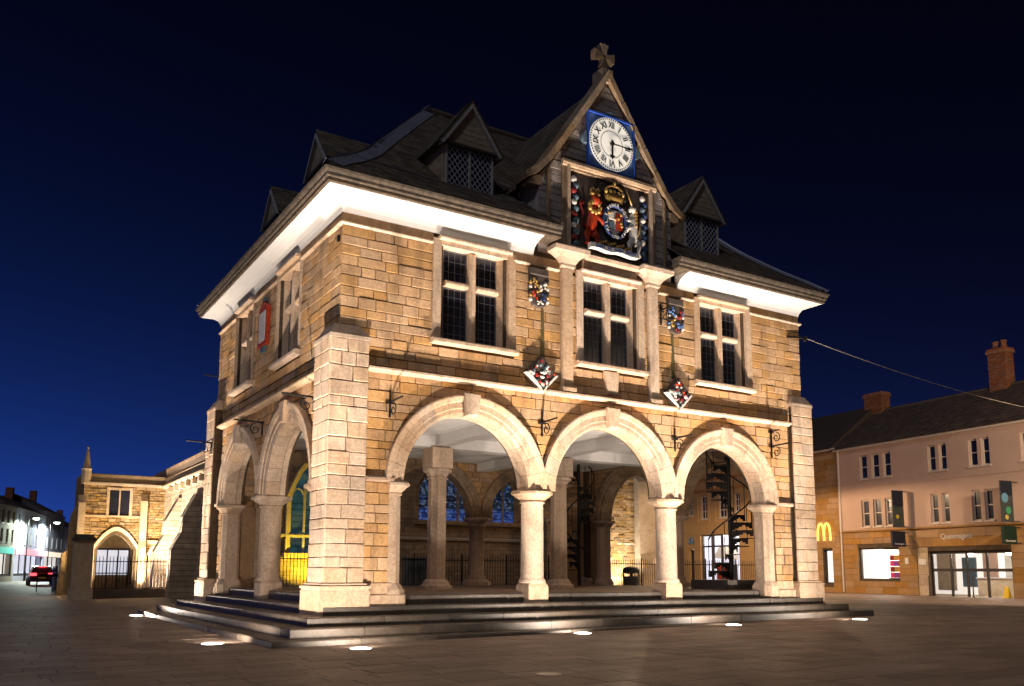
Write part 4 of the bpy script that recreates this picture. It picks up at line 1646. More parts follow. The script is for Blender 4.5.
# framed notice on the left wall
nb = tag(MB().prism(LF, [(4.80, 6.78), (5.56, 6.78), (5.56, 7.75), (5.18, 7.95), (4.80, 7.75)], 0.015, 0.10, 0.02).build('wall_plaque', M_RED), 'red framed plaque on the shaded left wall of the market hall between windows', 'plaque')
MB().prism(LF, [(4.92, 6.90), (5.44, 6.90), (5.44, 7.66), (4.92, 7.66)], 0.09, 0.112, 0.004).build('inner_panel', M_SILVER, nb)
MB().prism(LF, [(5.08, 6.62), (5.28, 6.62), (5.36, 6.775), (5.0, 6.775)], 0.015, 0.09, 0.01).build('bracket', M_TEAL, nb)
MB().prism(LF, [(5.06, 7.93), (5.30, 7.93), (5.18, 8.06)], 0.015, 0.09, 0.01).build('finial', M_TEAL, nb)

# ------------------------------------------------------------------ inside the arcade: ceiling, beams, pillars
ce = MB().box(-HL + 0.5, HL - 0.5, 0.5, DP - 0.5, 4.86, 5.1).build('ceiling', M_CEIL, hall)
for (x0, x1, y0, y1, z0) in ((-HL + 0.48, HL - 0.48, 4.78, 5.22, 4.56), (-2.25, -1.81, 0.48, 4.779, 4.60), (-2.25, -1.81, 5.221, DP - 0.48, 4.60), (1.75, 2.19, 0.48, 4.779, 4.60), (1.75, 2.19, 5.221, DP - 0.48, 4.60)):
    MB().box(x0, x1, y0, y1, z0, 4.859).build('ceiling_beam', M_CEIL, ce)
for x in (-2.05, 1.98):
    b = MB()
    h = 0.235 * OC
    b.lathe([(h, 1.02), (h * 0.96, 3.70), (h * 1.12, 3.71), (h * 1.12, 3.75), (h, 3.76), (h, 3.80)], x, 5.0, 8, PI / 8)
    c = b.build('pillar', M_PALE, hall)
    b = MB()
    b.lathe([(h * 1.75, PLAT), (h * 1.75, 0.85), (h * 1.45, 0.88), (h * 1.35, 0.95), (h * 1.05, 1.02)], x, 5.0, 8, PI / 8)
    b.build('base', M_PALE, c)
    b = MB()
    b.lathe([(h * 1.05, 3.80), (h * 1.25, 3.87), (h * 1.55, 3.91), (h * 1.55, 3.97), (h * 1.35, 4.0)], x, 5.0, 8, PI / 8)
    b.box(x - 0.31, x + 0.31, 4.69, 5.31, 4.0, 4.555)
    b.build('capital', M_PALE, c)


# spiral stairs
def spiral(cx, cy, r, z0, z1, a0, turns, n, label):
    root = thing('spiral_staircase', label, 'staircase', (cx, cy, z0))
    MB().tube([(cx, cy, z0), (cx, cy, z1)], 0.055, 10).build('centre_pole', M_IRON, root)
    rail = []
    for i in range(n):
        a = a0 + turns * 2 * PI * i / n
        z = z0 + (z1 - z0) * (i + 1) / (n + 1)
        w = turns * 2 * PI / n * 1.15
        ring = [(cx + 0.05 * math.cos(a), cy + 0.05 * math.sin(a))] + [(cx + r * math.cos(a + w * k / 3), cy + r * math.sin(a + w * k / 3)) for k in range(4)]
        b = MB()
        b.loft([[(x, y, z) for x, y in ring], [(x, y, z + 0.025) for x, y in ring]])
        tr = b.build('tread', M_IRON, root)
        b = MB()
        zz = (z1 - z0) / (n + 1)
        # riser plate with an arched opening under each tread
        ux, uy = math.cos(a), math.sin(a)
        for k in range(6):
            q0, q1 = 0.06 + (r - 0.06) * k / 6, 0.06 + (r - 0.06) * (k + 1) / 6
            f0 = zz * (0.25 + 0.6 * abs(k / 6 - 0.5) * 2)
            b.add([(cx + ux * q0, cy + uy * q0, z), (cx + ux * q1, cy + uy * q1, z), (cx + ux * q1, cy + uy * q1, z - f0), (cx + ux * q0, cy + uy * q0, z - f0),
                   (cx + ux * q0 - uy * .012, cy + uy * q0 + ux * .012, z), (cx + ux * q1 - uy * .012, cy + uy * q1 + ux * .012, z), (cx + ux * q1 - uy * .012, cy + uy * q1 + ux * .012, z - f0), (cx + ux * q0 - uy * .012, cy + uy * q0 + ux * .012, z - f0)],
                  [(0, 1, 2, 3), (4, 7, 6, 5), (0, 4, 5, 1), (2, 6, 7, 3), (1, 5, 6, 2), (3, 7, 4, 0)])
        b.tube([(cx + r * 0.97 * ux, cy + r * 0.97 * uy, z), (cx + r * 0.97 * ux, cy + r * 0.97 * uy, z + 0.9)], 0.011, 5)
        b.build('riser_and_baluster', M_IRON, tr)
        rail.append((cx + r * 0.97 * ux, cy + r * 0.97 * uy, z + 0.9))
    MB().tube(rail, 0.022, 6).build('handrail', M_IRON, root)
    return root


SPX, SPY = 5.40, 1.48
spl = tag(MB().box(4.55, 6.05, 0.80, 2.2, PLAT - 0.01, 1.02).build('stair_plinth', M_STEP), 'low dark stone plinth under the black spiral staircase', 'plinth')
spiral(SPX, SPY, 0.64, 1.02, 4.86, 2.6, 1.35, 16, 'black iron spiral staircase rising inside the right-hand front arch')
spiral(4.75, 7.75, 0.55, PLAT, 4.86, 0.5, 1.25, 15, 'dark iron spiral staircase half hidden behind the right inner pillar')

# ------------------------------------------------------------------ in-ground uplights
def uplight(x, y, tgt, watts, label, size=2.5, rad=0.17, group='lit uplights set in the paving around the market hall', col=(1.0, 0.83, 0.68)):
    z = gz(x)
    root = thing('ground_uplight', label, 'light', (x, y, z), group)
    b = MB()
    rings = []
    for i in range(25):
        a = 2 * PI * i / 24
        rings.append([(x + r * math.cos(a), y + r * math.sin(a), z + h) for r, h in ((rad, 0.0), (rad, 0.012), (rad + 0.035, 0.012), (rad + 0.04, 0.0))])
    b.loft(rings, cap=False)
    b.build('steel_rim', M_STEEL, root)
    b = MB()
    b.lathe([(rad - 0.002, z + 0.002), (rad - 0.002, z + 0.008), (rad * 0.6, z + 0.022)], x, y, 20)
    b.build('lens', M_LAMP, root)
    # a narrow beam up the wall and the weak wide spill round it
    for nm, en, sz, aim in (('uplight_beam', watts, math.radians(84), Vector((x, y, z + 9)) + (Vector(tgt) - Vector((x, y, z))) * 0.05), ('uplight_spill', watts * 0.17, math.radians(165), Vector(tgt))):
        ld = bpy.data.lights.new(nm, 'SPOT')
        ld.energy = en
        ld.color = col
        ld.spot_size = sz
        ld.spot_blend = 1.0
        ld.shadow_soft_size = 0.06
        lo = bpy.data.objects.new(nm, ld)
        COL.objects.link(lo)
        lo.parent = root
        lo.location = (0, 0, 0.06)
        d = aim - Vector((x, y, z))
        lo.rotation_euler = d.to_track_quat('-Z', 'Y').to_euler()
    return root


UL = [(-8.66, 10.3, (-6.9, 9.0, 4.0), 1300, 'lit round ground light nearest the iron railings, left of the steps'),
      (-9.06, -0.25, (-6.9, 2.8, 4.0), 1500, 'lit ground light just left of the near corner of the steps'),
      (-7.25, -2.55, (-6.3, 0.0, 4.0), 1500, 'lit ground light in front of the big corner buttress'),
      (-2.40, -2.05, (-2.2, 0.0, 4.0), 1500, 'lit ground light below the left pair of front arches'),
      (1.75, -2.05, (1.8, 0.0, 4.0), 1500, 'lit ground light below the right-hand front column'),
      (5.75, -2.35, (5.2, 0.0, 4.0), 1500, 'lit ground light farthest right, beyond the end of the steps')]
for x, y, t_, w_, lab in UL:
    uplight(x, y, t_, w_, lab)
# ------------------------------------------------------------------ buildings on the right
RA = math.radians(-97)
RDU = (math.cos(RA), math.sin(RA))
RNN = (-0.9925, 0.1219)


def RB(u, z, n): return (28 + RDU[0] * u + RNN[0] * n, 15.5 + RDU[1] * u + RNN[1] * n, z)


def rbloc(u, z=0.1, n=0.0): return RB(u, z, n)


def sash(root, P, u0, u1, z0, z1, rows=2, cols=1, fm=M_FRAME, gm=M_GLASS, depth=0.14, name='window', sill=True):
    """window recessed in its opening: frame, panes, sill"""
    f = MB()
    t = 0.07
    f.pbox(P, u0, u0 + t, z0, z1, -depth - 0.03, -depth + 0.04)
    f.pbox(P, u1 - t, u1, z0, z1, -depth - 0.03, -depth + 0.04)
    f.pbox(P, u0 + t, u1 - t, z0, z0 + t, -depth - 0.03, -depth + 0.04)
    f.pbox(P, u0 + t, u1 - t, z1 - t, z1, -depth - 0.03, -depth + 0.04)
    for r in range(1, rows):
        z = z0 + (z1 - z0) * r / rows
        f.pbox(P, u0 + t, u1 - t, z - 0.025, z + 0.025, -depth - 0.02, -depth + 0.03)
    for c in range(1, cols):
        u = u0 + (u1 - u0) * c / cols
        f.pbox(P, u - 0.02, u + 0.02, z0 + t, z1 - t, -depth - 0.018, -depth + 0.028)
    w = f.build(name, fm, root)
    for r in range(rows):
        a, b_ = z0 + (z1 - z0) * r / rows, z0 + (z1 - z0) * (r + 1) / rows
        MB().pbox(P, u0 + 0.01, u1 - 0.01, a + 0.005, b_ - 0.005, -depth - 0.022, -depth - 0.008).build('pane', gm, w)
    if sill:
        MB().pbox(P, u0 - 0.06, u1 + 0.06, z0 - 0.07, z0 - 0.002, -depth - 0.03, 0.06).build('sill', fm, w)
    return w


def brick_skin(P, u0, u1, z0, z1, rects, m_, ch, ln, depth=0.03, circles=(), n=0.0, jit=0.004):
    b = MB()
    for p in lay_courses(u0, u1, z0, z1, ch=ch, ln=ln, rects=rects, circles=circles, joint=0.01):
        b.prism(P, p, n - depth, n + random.uniform(-jit, jit), 0.005)
    return b


# --- rendered building with the shopping centre entrance
ent = thing('rendered_building', 'pink rendered three-storey building with wide lit shop entrance at ground level', 'building', rbloc(6))
up_win = [(2.06, 2.57), (2.85, 3.37), (3.61, 4.12), (6.36, 6.81), (7.0, 7.43), (8.62, 9.08), (9.28, 9.70), (11.2, 11.65), (11.85, 12.3)]
top_h = [(a, b_, 6.18, 7.46) for a, b_ in up_win]
mid_h = [(a, b_, 3.62, 5.05) for a, b_ in up_win]
shop_h = (1.66, 4.32, 0.84, 2.50)
door_h = (6.05, 10.38, 0.0, 2.26)
w = MB()
wall_cells(w, RB, 0.45, 13.4, 3.42, 7.90, -0.35, 0.0, top_h + mid_h)
wu = w.build('upper_wall', M_RENDER, ent)
w = MB()
wall_cells(w, RB, 0.45, 13.4, 0.0, 3.42, -0.35, -0.03, [shop_h, door_h])
wl = w.build('lower_wall', M_MORTAR, ent)
for (a, b_) in ((0.45, 5.4), (10.42, 13.4)):
    brick_skin(RB, a, b_, 0.1, 3.36, [shop_h], M_OCHRE, (0.3, 0.36), (0.6, 1.1)).build('ashlar', M_OCHRE, wl, kind='stuff')
brick_skin(RB, 5.4, 10.42, 2.48, 3.36, [], M_OCHRE, (0.42, 0.44), (0.8, 1.4), n=0.0).build('ashlar', M_OCHRE, wl, kind='stuff')
brick_skin(RB, 5.42, 6.03, 0.1, 2.46, [], M_RENDER, (0.5, 0.6), (0.6, 0.7), n=-0.02).build('ashlar', M_CHURCHPALE, wl, kind='stuff')
MB().pbox(RB, 0.45, 13.4, 3.37, 3.46, -0.05, 0.10).build('band_course', M_OCHRE, ent)
MB().pbox(RB, 0.45, 13.4, 5.72, 5.80, -0.05, 0.03).build('band_course', M_RENDER, ent)
MB().pbox(RB, 0.30, 13.5, 7.86, 7.98, -0.2, 0.16).build('eaves_board', M_FRAME, ent)
for a, b_, c, d in top_h + mid_h:
    sash(ent, RB, a, b_, c, d, rows=2)
q = MB()
q.tube([RB(0.62, 7.85, 0.06), RB(0.62, 3.5, 0.06), RB(0.62, 0.15, 0.06)], 0.05, 8)
q.build('downpipe', M_FRAME, ent)
q = MB()
rr_ = [RB(0.2, 7.95, 0.22), RB(13.6, 7.95, 0.22), RB(13.6, 10.45, -3.5), RB(0.2, 10.45, -3.5), RB(13.6, 7.95, -7.2), RB(0.2, 7.95, -7.2)]
q.add(rr_, [(0, 1, 2, 3), (3, 2, 4, 5), (0, 3, 5), (1, 4, 2), (0, 5, 4, 1)])
rfm = q.build('roof', M_TILE, ent)
q = MB()
for r in range(15):
    f0, f1 = r / 15, min(1, (r + 1.2) / 15)
    u = 0.2
    while u < 13.5:
        w_ = random.uniform(0.2, 0.3)
        za, na, zb, nb_ = 7.95 + 2.5 * f0, 0.22 - 3.72 * f0, 7.95 + 2.5 * f1, 0.22 - 3.72 * f1
        q.add([RB(u, za + 0.04, na), RB(u + w_ - 0.01, za + 0.04, na), RB(u + w_ - 0.01, zb + 0.012, nb_), RB(u, zb + 0.012, nb_), RB(u, za, na), RB(u + w_ - 0.01, za, na)], [(0, 1, 2, 3), (0, 4, 5, 1)])
        u += w_
q.build('roof_tiles', M_TILE, rfm, kind='stuff')
MB().tube([RB(0.2, 10.47, -3.5), RB(13.6, 10.47, -3.5)], 0.09, 6).build('ridge', M_TILE, rfm)


def chimney(u0, u1, z0, z1, n0, n1, pots, parent):
    c = MB().pbox(RB, u0 + 0.03, u1 - 0.03, z0, z1 - 0.25, n0 + 0.03, n1 - 0.03).build('chimney', M_MORTAR, parent)
    b = MB()
    z = z0
    k = 0
    while z < z1 - 0.26:
        for P_, a, e in ((lambda u, zz, n: RB(u, zz, n1 + n), u0, u1), (lambda u, zz, n: RB(u0 - n, zz, u), n0, n1), (lambda u, zz, n: RB(u1 + n, zz, u), n0, n1)):
            u = a - (k % 2) * 0.12
            while u < e:
                l, r_ = max(u, a), min(u + 0.24, e)
                if r_ - l > 0.03:
                    b.prism(P_, [(l + .006, z + .006), (r_ - .006, z + .006), (r_ - .006, z + .079), (l + .006, z + .079)], -0.04, 0)
                u += 0.24
        z += 0.085
        k += 1
    b.build('bricks', M_BRICK, c, kind='stuff')
    q = MB()
    q.pbox(RB, u0 - 0.06, u1 + 0.06, z1 - 0.25, z1 - 0.1, n0 - 0.06, n1 + 0.06)
    q.pbox(RB, u0 - 0.02, u1 + 0.02, z1 - 0.1, z1, n0 - 0.02, n1 + 0.02)
    q.build('chimney_cap', M_BRICK, c)
    q = MB()
    q.pbox(RB, u0 - 0.05, u1 + 0.05, z0, z0 + 0.5, n1, n1 + 0.02)
    q.build('flashing', M_LEADBAR, c)
    for i in range(pots):
        p = RB(u0 + (u1 - u0) * (i + 0.5) / pots, z1, (n0 + n1) / 2)
        b = MB()
        b.lathe([(0.15, z1 - 0.02), (0.13, z1 + 0.3), (0.16, z1 + 0.32), (0.16, z1 + 0.4), (0.12, z1 + 0.41)], p[0], p[1], 12)
        b.build('chimney_pot', M_BRICK, c)


chimney(7.7, 8.6, 9.4, 12.35, -3.8, -3.1, 2, rfm)
# lit shop window with its display
room = MB()
room.pbox(RB, -0.4, 4.4, 0.80, 2.55, -1.6, -1.55)
sb = room.build('shop_back_wall', M_SHOPWHITE, ent)
q = MB()
q.pbox(RB, -0.45, 4.4, 0.74, 0.80, -1.6, -0.36)
q.pbox(RB, -0.45, 4.4, 2.55, 2.62, -1.6, -0.36)
q.pbox(RB, -0.46, -0.40, 0.80, 2.55, -1.6, -0.36)
q.pbox(RB, 4.40, 4.46, 0.80, 2.55, -1.6, -0.36)
q.build('shop_box', M_SILVER, ent)
q = MB()
for a, b_, c, d in ((1.66, 4.32, 2.43, 2.50), (1.66, 4.32, 0.84, 0.90), (1.66, 1.72, 0.90, 2.43), (4.26, 4.32, 0.90, 2.43)):
    q.pbox(RB, a, b_, c, d, -0.28, -0.16)
q.build('shop_window_frame', M_DARKFRAME, ent)
disp = thing('display_stand', 'bright pink and orange display stand behind the lit shop window', 'display', RB(3.7, 0.85, -0.8))
cols = [M_CRIMSON, M_RED, M_GOLD, mat('display_pink', (0.65, 0.05, 0.22), 0.5), mat('display_orange', (0.75, 0.28, 0.04), 0.5), mat('display_purple', (0.25, 0.06, 0.35), 0.5)]
for i in range(3):
    for j in range(4):
        MB().pbox(RB, 3.25 + i * 0.27, 3.50 + i * 0.27, 0.95 + j * 0.30, 1.22 + j * 0.30, -0.8 - 0.1 * (i % 2), -0.55).build('display_box', cols[(i * 2 + j * 3 + 3) % 6], disp)
MB().pbox(RB, 3.2, 4.08, 0.82, 0.94, -0.95, -0.5).build('stand_foot', M_DARKFRAME, disp)
# entrance
q = MB()
for u in (6.05, 7.10, 7.95, 9.0, 10.30):
    q.pbox(RB, u, u + 0.08, 0.10, 2.24, -0.30, -0.20)
q.pbox(RB, 6.05, 10.38, 2.12, 2.26, -0.30, -0.18)
df = q.build('entrance_door_frame', M_DARKFRAME, ent)
glass_mt, gt, gb = principled('clear_glass')
gb.inputs['Roughness'].default_value = 0.02
gb.inputs['Transmission Weight'].default_value = 1.0
gb.inputs['IOR'].default_value = 1.05
for a, b_ in ((6.13, 7.10), (7.18, 7.95), (8.03, 9.0), (9.08, 10.30)):
    d = MB().pbox(RB, a, b_, 0.12, 2.12, -0.26, -0.245).build('glass_door', glass_mt, df)
    MB().pbox(RB, a, b_, 1.28, 1.42, -0.243, -0.235).build('manifestation_strip', M_DARKFRAME, d)
q = MB()
q.pbox(RB, 3.0, 10.5, 0.08, 2.4, -4.0, -3.95)
q.build('mall_back_wall', M_SHOPWHITE, ent)
q = MB()
q.pbox(RB, 3.0, 10.5, 2.40, 2.46, -4.0, -0.36)
q.build('mall_ceiling', M_SILVER, ent)
q = MB()
q.pbox(RB, 3.0, 10.5, 0.05, 0.10, -4.0, -0.2)
q.pbox(RB, 2.9, 3.0, 0.1, 2.4, -4.0, -1.7)
q.pbox(RB, 10.46, 10.52, 0.1, 2.4, -4.0, -0.36)
q.build('mall_floor_and_sides', M_CHURCHPALE, ent)
cu_ = thing('shop_counter', 'pale wooden counter inside the lit entrance', 'counter', RB(8.0, 0.1, -2.2))
MB().pbox(RB, 7.15, 9.0, 0.10, 0.95, -2.4, -2.0).build('counter_front', M_CHURCHPALE, cu_)
MB().pbox(RB, 7.1, 9.05, 0.95, 1.0, -2.45, -1.95).build('counter_top', M_SILVER, cu_)
q = MB()
text_on(q, 'Queensgate', 0.36, lambda u, z, n: RB(u, z, n), 7.7, 2.95, 0.02)
tag(q.build('entrance_lettering', M_LETTER), 'pale lettering over the wide lit shop entrance', 'lettering')
sw = thing('wet_floor_sign', 'small yellow folding floor sign at the right of the entrance', 'sign', RB(10.0, 0.1, -0.1))
M_YEL = mat('yellow_plastic', (0.75, 0.5, 0.02), 0.5, var=0.1)
for s in (-1, 1):
    q = MB()
    q.loft([[RB(9.88, 0.1, -0.1 + s * 0.13), RB(10.12, 0.1, -0.1 + s * 0.13), RB(10.12, 0.1, -0.12 + s * 0.13), RB(9.88, 0.1, -0.12 + s * 0.13)],
            [RB(9.92, 0.62, -0.1 + s * 0.01), RB(10.08, 0.62, -0.1 + s * 0.01), RB(10.08, 0.62, -0.12 + s * 0.01), RB(9.92, 0.62, -0.12 + s * 0.01)]])
    q.build('sign_leaf', M_YEL, sw)
for u, z, lab in ((4.8, 1.80, 'small white notice on the wall right of the lit shop window'), (5.72, 1.75, 'white poster on the pale pier left of the entrance doors')):
    nz_ = tag(MB().prism(RB, [(u - 0.22 if u > 5 else u - 0.1, z - 0.15), (u + 0.22 if u > 5 else u + 0.1, z - 0.15), (u + 0.22 if u > 5 else u + 0.1, z + 0.15), (u - 0.22 if u > 5 else u - 0.1, z + 0.15)], 0.006, 0.03, 0.004).build('wall_notice', M_SILVER), lab, 'notice')
for u in (6.4, 8.75):
    b_ = thing('door_post', 'slim steel post %s the entrance doors' % ('left of' if u < 7 else 'in the middle of'), 'post', RB(u, gz(28), 0.45))
    p = RB(u, 0, 0.45)
    q = MB()
    q.lathe([(0.07, 0.1), (0.07, 0.13), (0.03, 0.15), (0.025, 1.0), (0.035, 1.02), (0.03, 1.06)], p[0], p[1], 10)
    q.build('post', M_DARKFRAME, b_)


for e0, e1, zt_, rg_, m_, own in ((13.1, 13.4, 7.9, 10.4, M_RENDER, ent),):
    q = MB()
    q.loft([[RB(u, z, n) for n, z in ((-0.352, -0.1), (-7.0, -0.1), (-7.0, zt_), (-3.5, rg_), (-0.352, zt_))] for u in (e0, e1)])
    q.build('end_wall', m_, own)
MB().pbox(RB, 0.45, 13.1, -0.1, 7.9, -7.0, -6.7).build('back_wall', M_RENDER, ent)


# projecting banners and hanging signs
def banner(u, n0, n1, z0, z1, lab, dark_top, dots):
    t_ = thing('hanging_banner', lab, 'banner', RB(u, z1, 0))

    def PB(a, z, n): return RB(u + n, z, a)
    b = MB().pbox(PB, n0, n1, z0, z1, -0.03, 0.03).build('banner_panel', M_BANNER, t_)
    MB().prism(PB, [(n0, z1 - dark_top), ((n0 + n1) / 2, z1 - dark_top - 0.1), (n1, z1 - dark_top), (n1, z1), (n0, z1)], 0.03, 0.037).build('banner_top', M_BANNERDK, b)
    for a, z, r, m_ in dots:
        q = MB().prism(PB, [(n0 + (n1 - n0) * a + r * math.cos(2 * PI * i / 14), z + r * math.sin(2 * PI * i / 14)) for i in range(14)], 0.03, 0.041)
        q.build('printed_dot', m_, b)
    for z in (z0 + 0.04, z1 - 0.04):
        MB().tube([RB(u, z, 0), RB(u, z, n1)], 0.022, 6).build('banner_arm', M_DARKFRAME, t_)


M_DOTG = mat('printed_green', (0.06, 0.30, 0.14), 0.6, var=0.1)
M_DOTY = mat('printed_yellow', (0.6, 0.45, 0.06), 0.6, var=0.1)
M_DOTB = mat('printed_blue', (0.12, 0.28, 0.40), 0.6, var=0.1)
banner(4.95, 0.25, 1.0, 3.46, 5.32, 'dark hanging banner on the rendered wall beside the left group of windows', 0.75, [(0.6, 4.0, 0.10, M_DOTY)])
banner(10.93, 0.42, 1.18, 3.44, 5.26, 'hanging banner with green and yellow dots near the right edge', 0.6, [(0.45, 3.95, 0.17, M_DOTG), (0.62, 3.65, 0.11, M_DOTY), (0.7, 4.5, 0.22, M_DOTB)])


def hanging_sign(u, n0, n1, z0, z1, m_, lab):
    t_ = thing('hanging_sign', lab, 'sign', RB(u, z1, 0))

    def PB(a, z, n): return RB(u + n, z, a)
    b = MB().prism(PB, [(n0, z0), (n1, z0), (n1, z1), (n0, z1)], -0.06, 0.06, 0.01).build('sign_box', m_, t_)
    q = MB()
    text_on(q, 'Queensgate', 0.14, lambda a, z, n: PB(n0 + n1 - a if False else a, z, n), (n0 + n1) / 2, z0 + 0.14, 0.062, sx=-1.0)
    q.build('sign_lettering', M_LETTER, b)
    for zz in (z1 - 0.05, z0 + 0.05):
        MB().tube([RB(u, zz, 0), RB(u, zz, n0)], 0.025, 6).build('sign_arm', M_DARKFRAME, t_)


hanging_sign(4.95, 0.25, 1.15, 2.50, 3.27, M_BANNERDK, 'square black hanging sign below the left banner')
hanging_sign(10.93, 0.35, 1.22, 2.48, 3.26, M_GREEN, 'square dark green hanging sign above the entrance at right')



def shop_fill_lamp(u, z, n, watts, label, col=(1.0, 0.9, 0.8)):  # lamps added to lift the dark counters and displays inside the shops
    p = RB(u, z, n)
    t_ = thing('added_ceiling_lamp', label, 'lamp', p)
    b = MB()
    b.lathe([(0.16, p[2]), (0.16, p[2] - 0.05), (0.10, p[2] - 0.07)], p[0], p[1], 12)
    b.build('lamp_disc', M_SHOPWHITE, t_)
    ld = bpy.data.lights.new('shop_light', 'POINT')
    ld.energy = watts
    ld.color = col
    ld.shadow_soft_size = 0.15
    lo = bpy.data.objects.new('shop_light', ld)
    COL.objects.link(lo)
    lo.parent = t_
    lo.location = (0, 0, -0.2)


shop_fill_lamp(2.6, 2.54, -0.75, 22, 'added ceiling lamp brightening the display window')
shop_fill_lamp(7.4, 2.39, -1.3, 40, 'added ceiling lamp inside the left entrance doors')
shop_fill_lamp(9.4, 2.39, -1.3, 40, 'added ceiling lamp inside the right entrance doors')
for i, (u0, u1, z0, z1, m_) in enumerate(((3.4, 4.5, 0.3, 2.2, 0), (4.9, 5.7, 0.5, 2.0, 1), (6.1, 6.9, 0.3, 2.3, 2), (7.3, 8.0, 0.8, 2.1, 3), (8.4, 8.9, 0.1, 2.2, 4), (9.3, 9.8, 0.6, 1.9, 1))):
    MB().prism(RB, [(u0, z0), (u1, z0), (u1, z1), (u0, z1)], -3.94, -3.85, 0.02).build('display_panel', (M_CHURCHPALE, M_TEAL, M_RENDER, M_SILVER, M_GREYBIN)[m_], ent)

# --- ochre building with the yellow letter sign
mc = thing('ochre_building', 'ochre stone building with a glowing yellow letter sign, right of the market hall', 'building', rbloc(-3))
w = MB()
wall_cells(w, RB, -6.6, 0.44, 0.0, 8.0, -0.35, -0.03, [(-0.88, -0.15, 0.6, 2.47)])
ww_ = w.build('wall', M_MORTAR, mc)
brick_skin(RB, -2.6, 0.44, 0.1, 7.95, [(-0.88, -0.15, 0.6, 2.47)], M_OCHRE, (0.28, 0.34), (0.5, 0.9)).build('ashlar', M_OCHRE, ww_, kind='stuff')
MB().pbox(RB, -6.6, 0.44, 7.98, 8.1, -0.2, 0.16).build('eaves_board', M_FRAME, mc)
q = MB()
rr_ = [RB(-6.8, 8.08, 0.22), RB(0.18, 8.08, 0.22), RB(0.18, 10.85, -3.5), RB(-6.8, 10.85, -3.5), RB(0.18, 8.08, -7.2), RB(-6.8, 8.08, -7.2)]
q.add(rr_, [(0, 1, 2, 3), (3, 2, 4, 5), (0, 3, 5), (1, 4, 2), (0, 5, 4, 1)])
mr_ = q.build('roof', M_TILE, mc)
chimney(-0.35, 0.9, 9.6, 11.55, -3.9, -3.2, 0, mr_)
q = MB()
q.pbox(RB, -2.4, -0.05, 0.55, 2.55, -1.2, -1.15)
q.pbox(RB, -2.45, -2.4, 0.55, 2.55, -1.2, -0.36)
q.pbox(RB, -2.4, -0.05, 2.55, 2.6, -1.2, -0.36)
q.pbox(RB, -2.4, -0.05, 0.5, 0.55, -1.2, -0.36)
q.build('shop_back_wall', M_SHOPWHITE, mc)
q = MB()
for a, b_, c, d in ((-0.88, -0.15, 2.40, 2.47), (-0.88, -0.15, 0.60, 0.67), (-0.88, -0.82, 0.67, 2.40), (-0.21, -0.15, 0.67, 2.40)):
    q.pbox(RB, a, b_, c, d, -0.3, -0.18)
q.build('shop_window_frame', M_DARKFRAME, mc)
MB().pbox(RB, -0.32, -0.2, 0.7, 1.35, -0.6, -0.4).build('counter_silhouette', M_DARKFRAME, mc)
q = MB()
for s in (-1, 1):
    pts = []
    for i in range(15):
        a = PI * i / 14
        pts.append(RB(-0.64 + s * 0.235 - 0.235 * math.cos(a) , 2.98 + 0.95 * (math.sin(a) ** 0.62), 0.08))
    q.tube(pts, 0.055, 8)
tag(q.build('letter_sign', M_NEON), 'glowing yellow double-arched letter M on the ochre wall', 'sign')

# --- cream building seen through the right-hand arches
cr = thing('cream_building', 'cream painted building with lit shopfront seen through the right-hand arches', 'building', rbloc(-11))
cw = [(-13.28, -12.75, 5.05, 6.25), (-11.85, -11.2, 4.75, 6.3), (-9.95, -9.15, 4.75, 6.3), (-8.35, -7.8, 5.05, 6.25), (-15.5, -14.9, 5.05, 6.25)]
shopc = (-12.0, -8.0, 0.3, 3.67)
doorc = (-13.3, -12.7, 0.1, 2.72)
w = MB()
wall_cells(w, RB, -17.5, -6.62, 0.0, 8.6, -0.35, 0.0, cw + [shopc, doorc])
w.build('wall', M_YELLOWISH, cr)
for i, (a, b_, c, d) in enumerate(cw):
    sash(cr, RB, a, b_, c, d, rows=3, cols=2)
q = MB()
for a, b_, c, d in ((-12.2, -10.9, 4.45, 6.5), (-10.3, -8.9, 4.45, 6.5)):
    for (e, f_, g_, h_) in ((a, b_, c, c + .08), (a, b_, d - .08, d), (a, a + .08, c + .08, d - .08), (b_ - .08, b_, c + .08, d - .08)):
        q.pbox(RB, e, f_, g_, h_, 0.0, 0.05)
q.build('window_surround', M_YELLOWISH, cr)
for z in (6.72, 7.45):
    q = MB()
    q.loft([[RB(u, zz, n) for n, zz in ((-0.02, z - 0.12), (0.08, z - 0.08), (0.2, z + 0.02), (0.2, z + 0.08), (-0.02, z + 0.12))] for u in (-17.5, -6.62)])
    q.build('cornice', M_YELLOWISH, cr)
q = MB()
q.add([RB(-17.6, 8.55, 0.2), RB(-6.6, 8.55, 0.2), RB(-6.6, 11, -4), RB(-17.6, 11, -4), RB(-6.6, 8.55, -8), RB(-17.6, 8.55, -8)], [(0, 1, 2, 3), (3, 2, 4, 5), (0, 3, 5), (1, 4, 2), (0, 5, 4, 1)])
q.build('roof', M_TILE, cr)
q = MB()
for u in (-12.0, -11.0, -10.0, -9.0, -8.08):
    q.pbox(RB, u, u + 0.08, 0.3, 3.67, -0.3, -0.15)
q.pbox(RB, -12.0, -8.0, 3.6, 3.68, -0.3, -0.15)
q.pbox(RB, -11.92, -8.08, 2.85, 2.95, -0.3, -0.16)
q.pbox(RB, -11.92, -8.08, 0.3, 0.38, -0.3, -0.16)
q.build('shopfront_frame', M_DARKFRAME, cr)
q = MB()
q.loft([[RB(u, z, n) for n, z in ((-0.352, -0.1), (-7.8, -0.1), (-7.8, 8.5), (-4.0, 10.9), (-0.352, 8.5))] for u in (-17.5, -17.2)])
q.build('end_wall', M_YELLOWISH, cr)
q = MB()
q.pbox(RB, -15.8, -7.9, 0.2, 3.7, -2.6, -2.55)
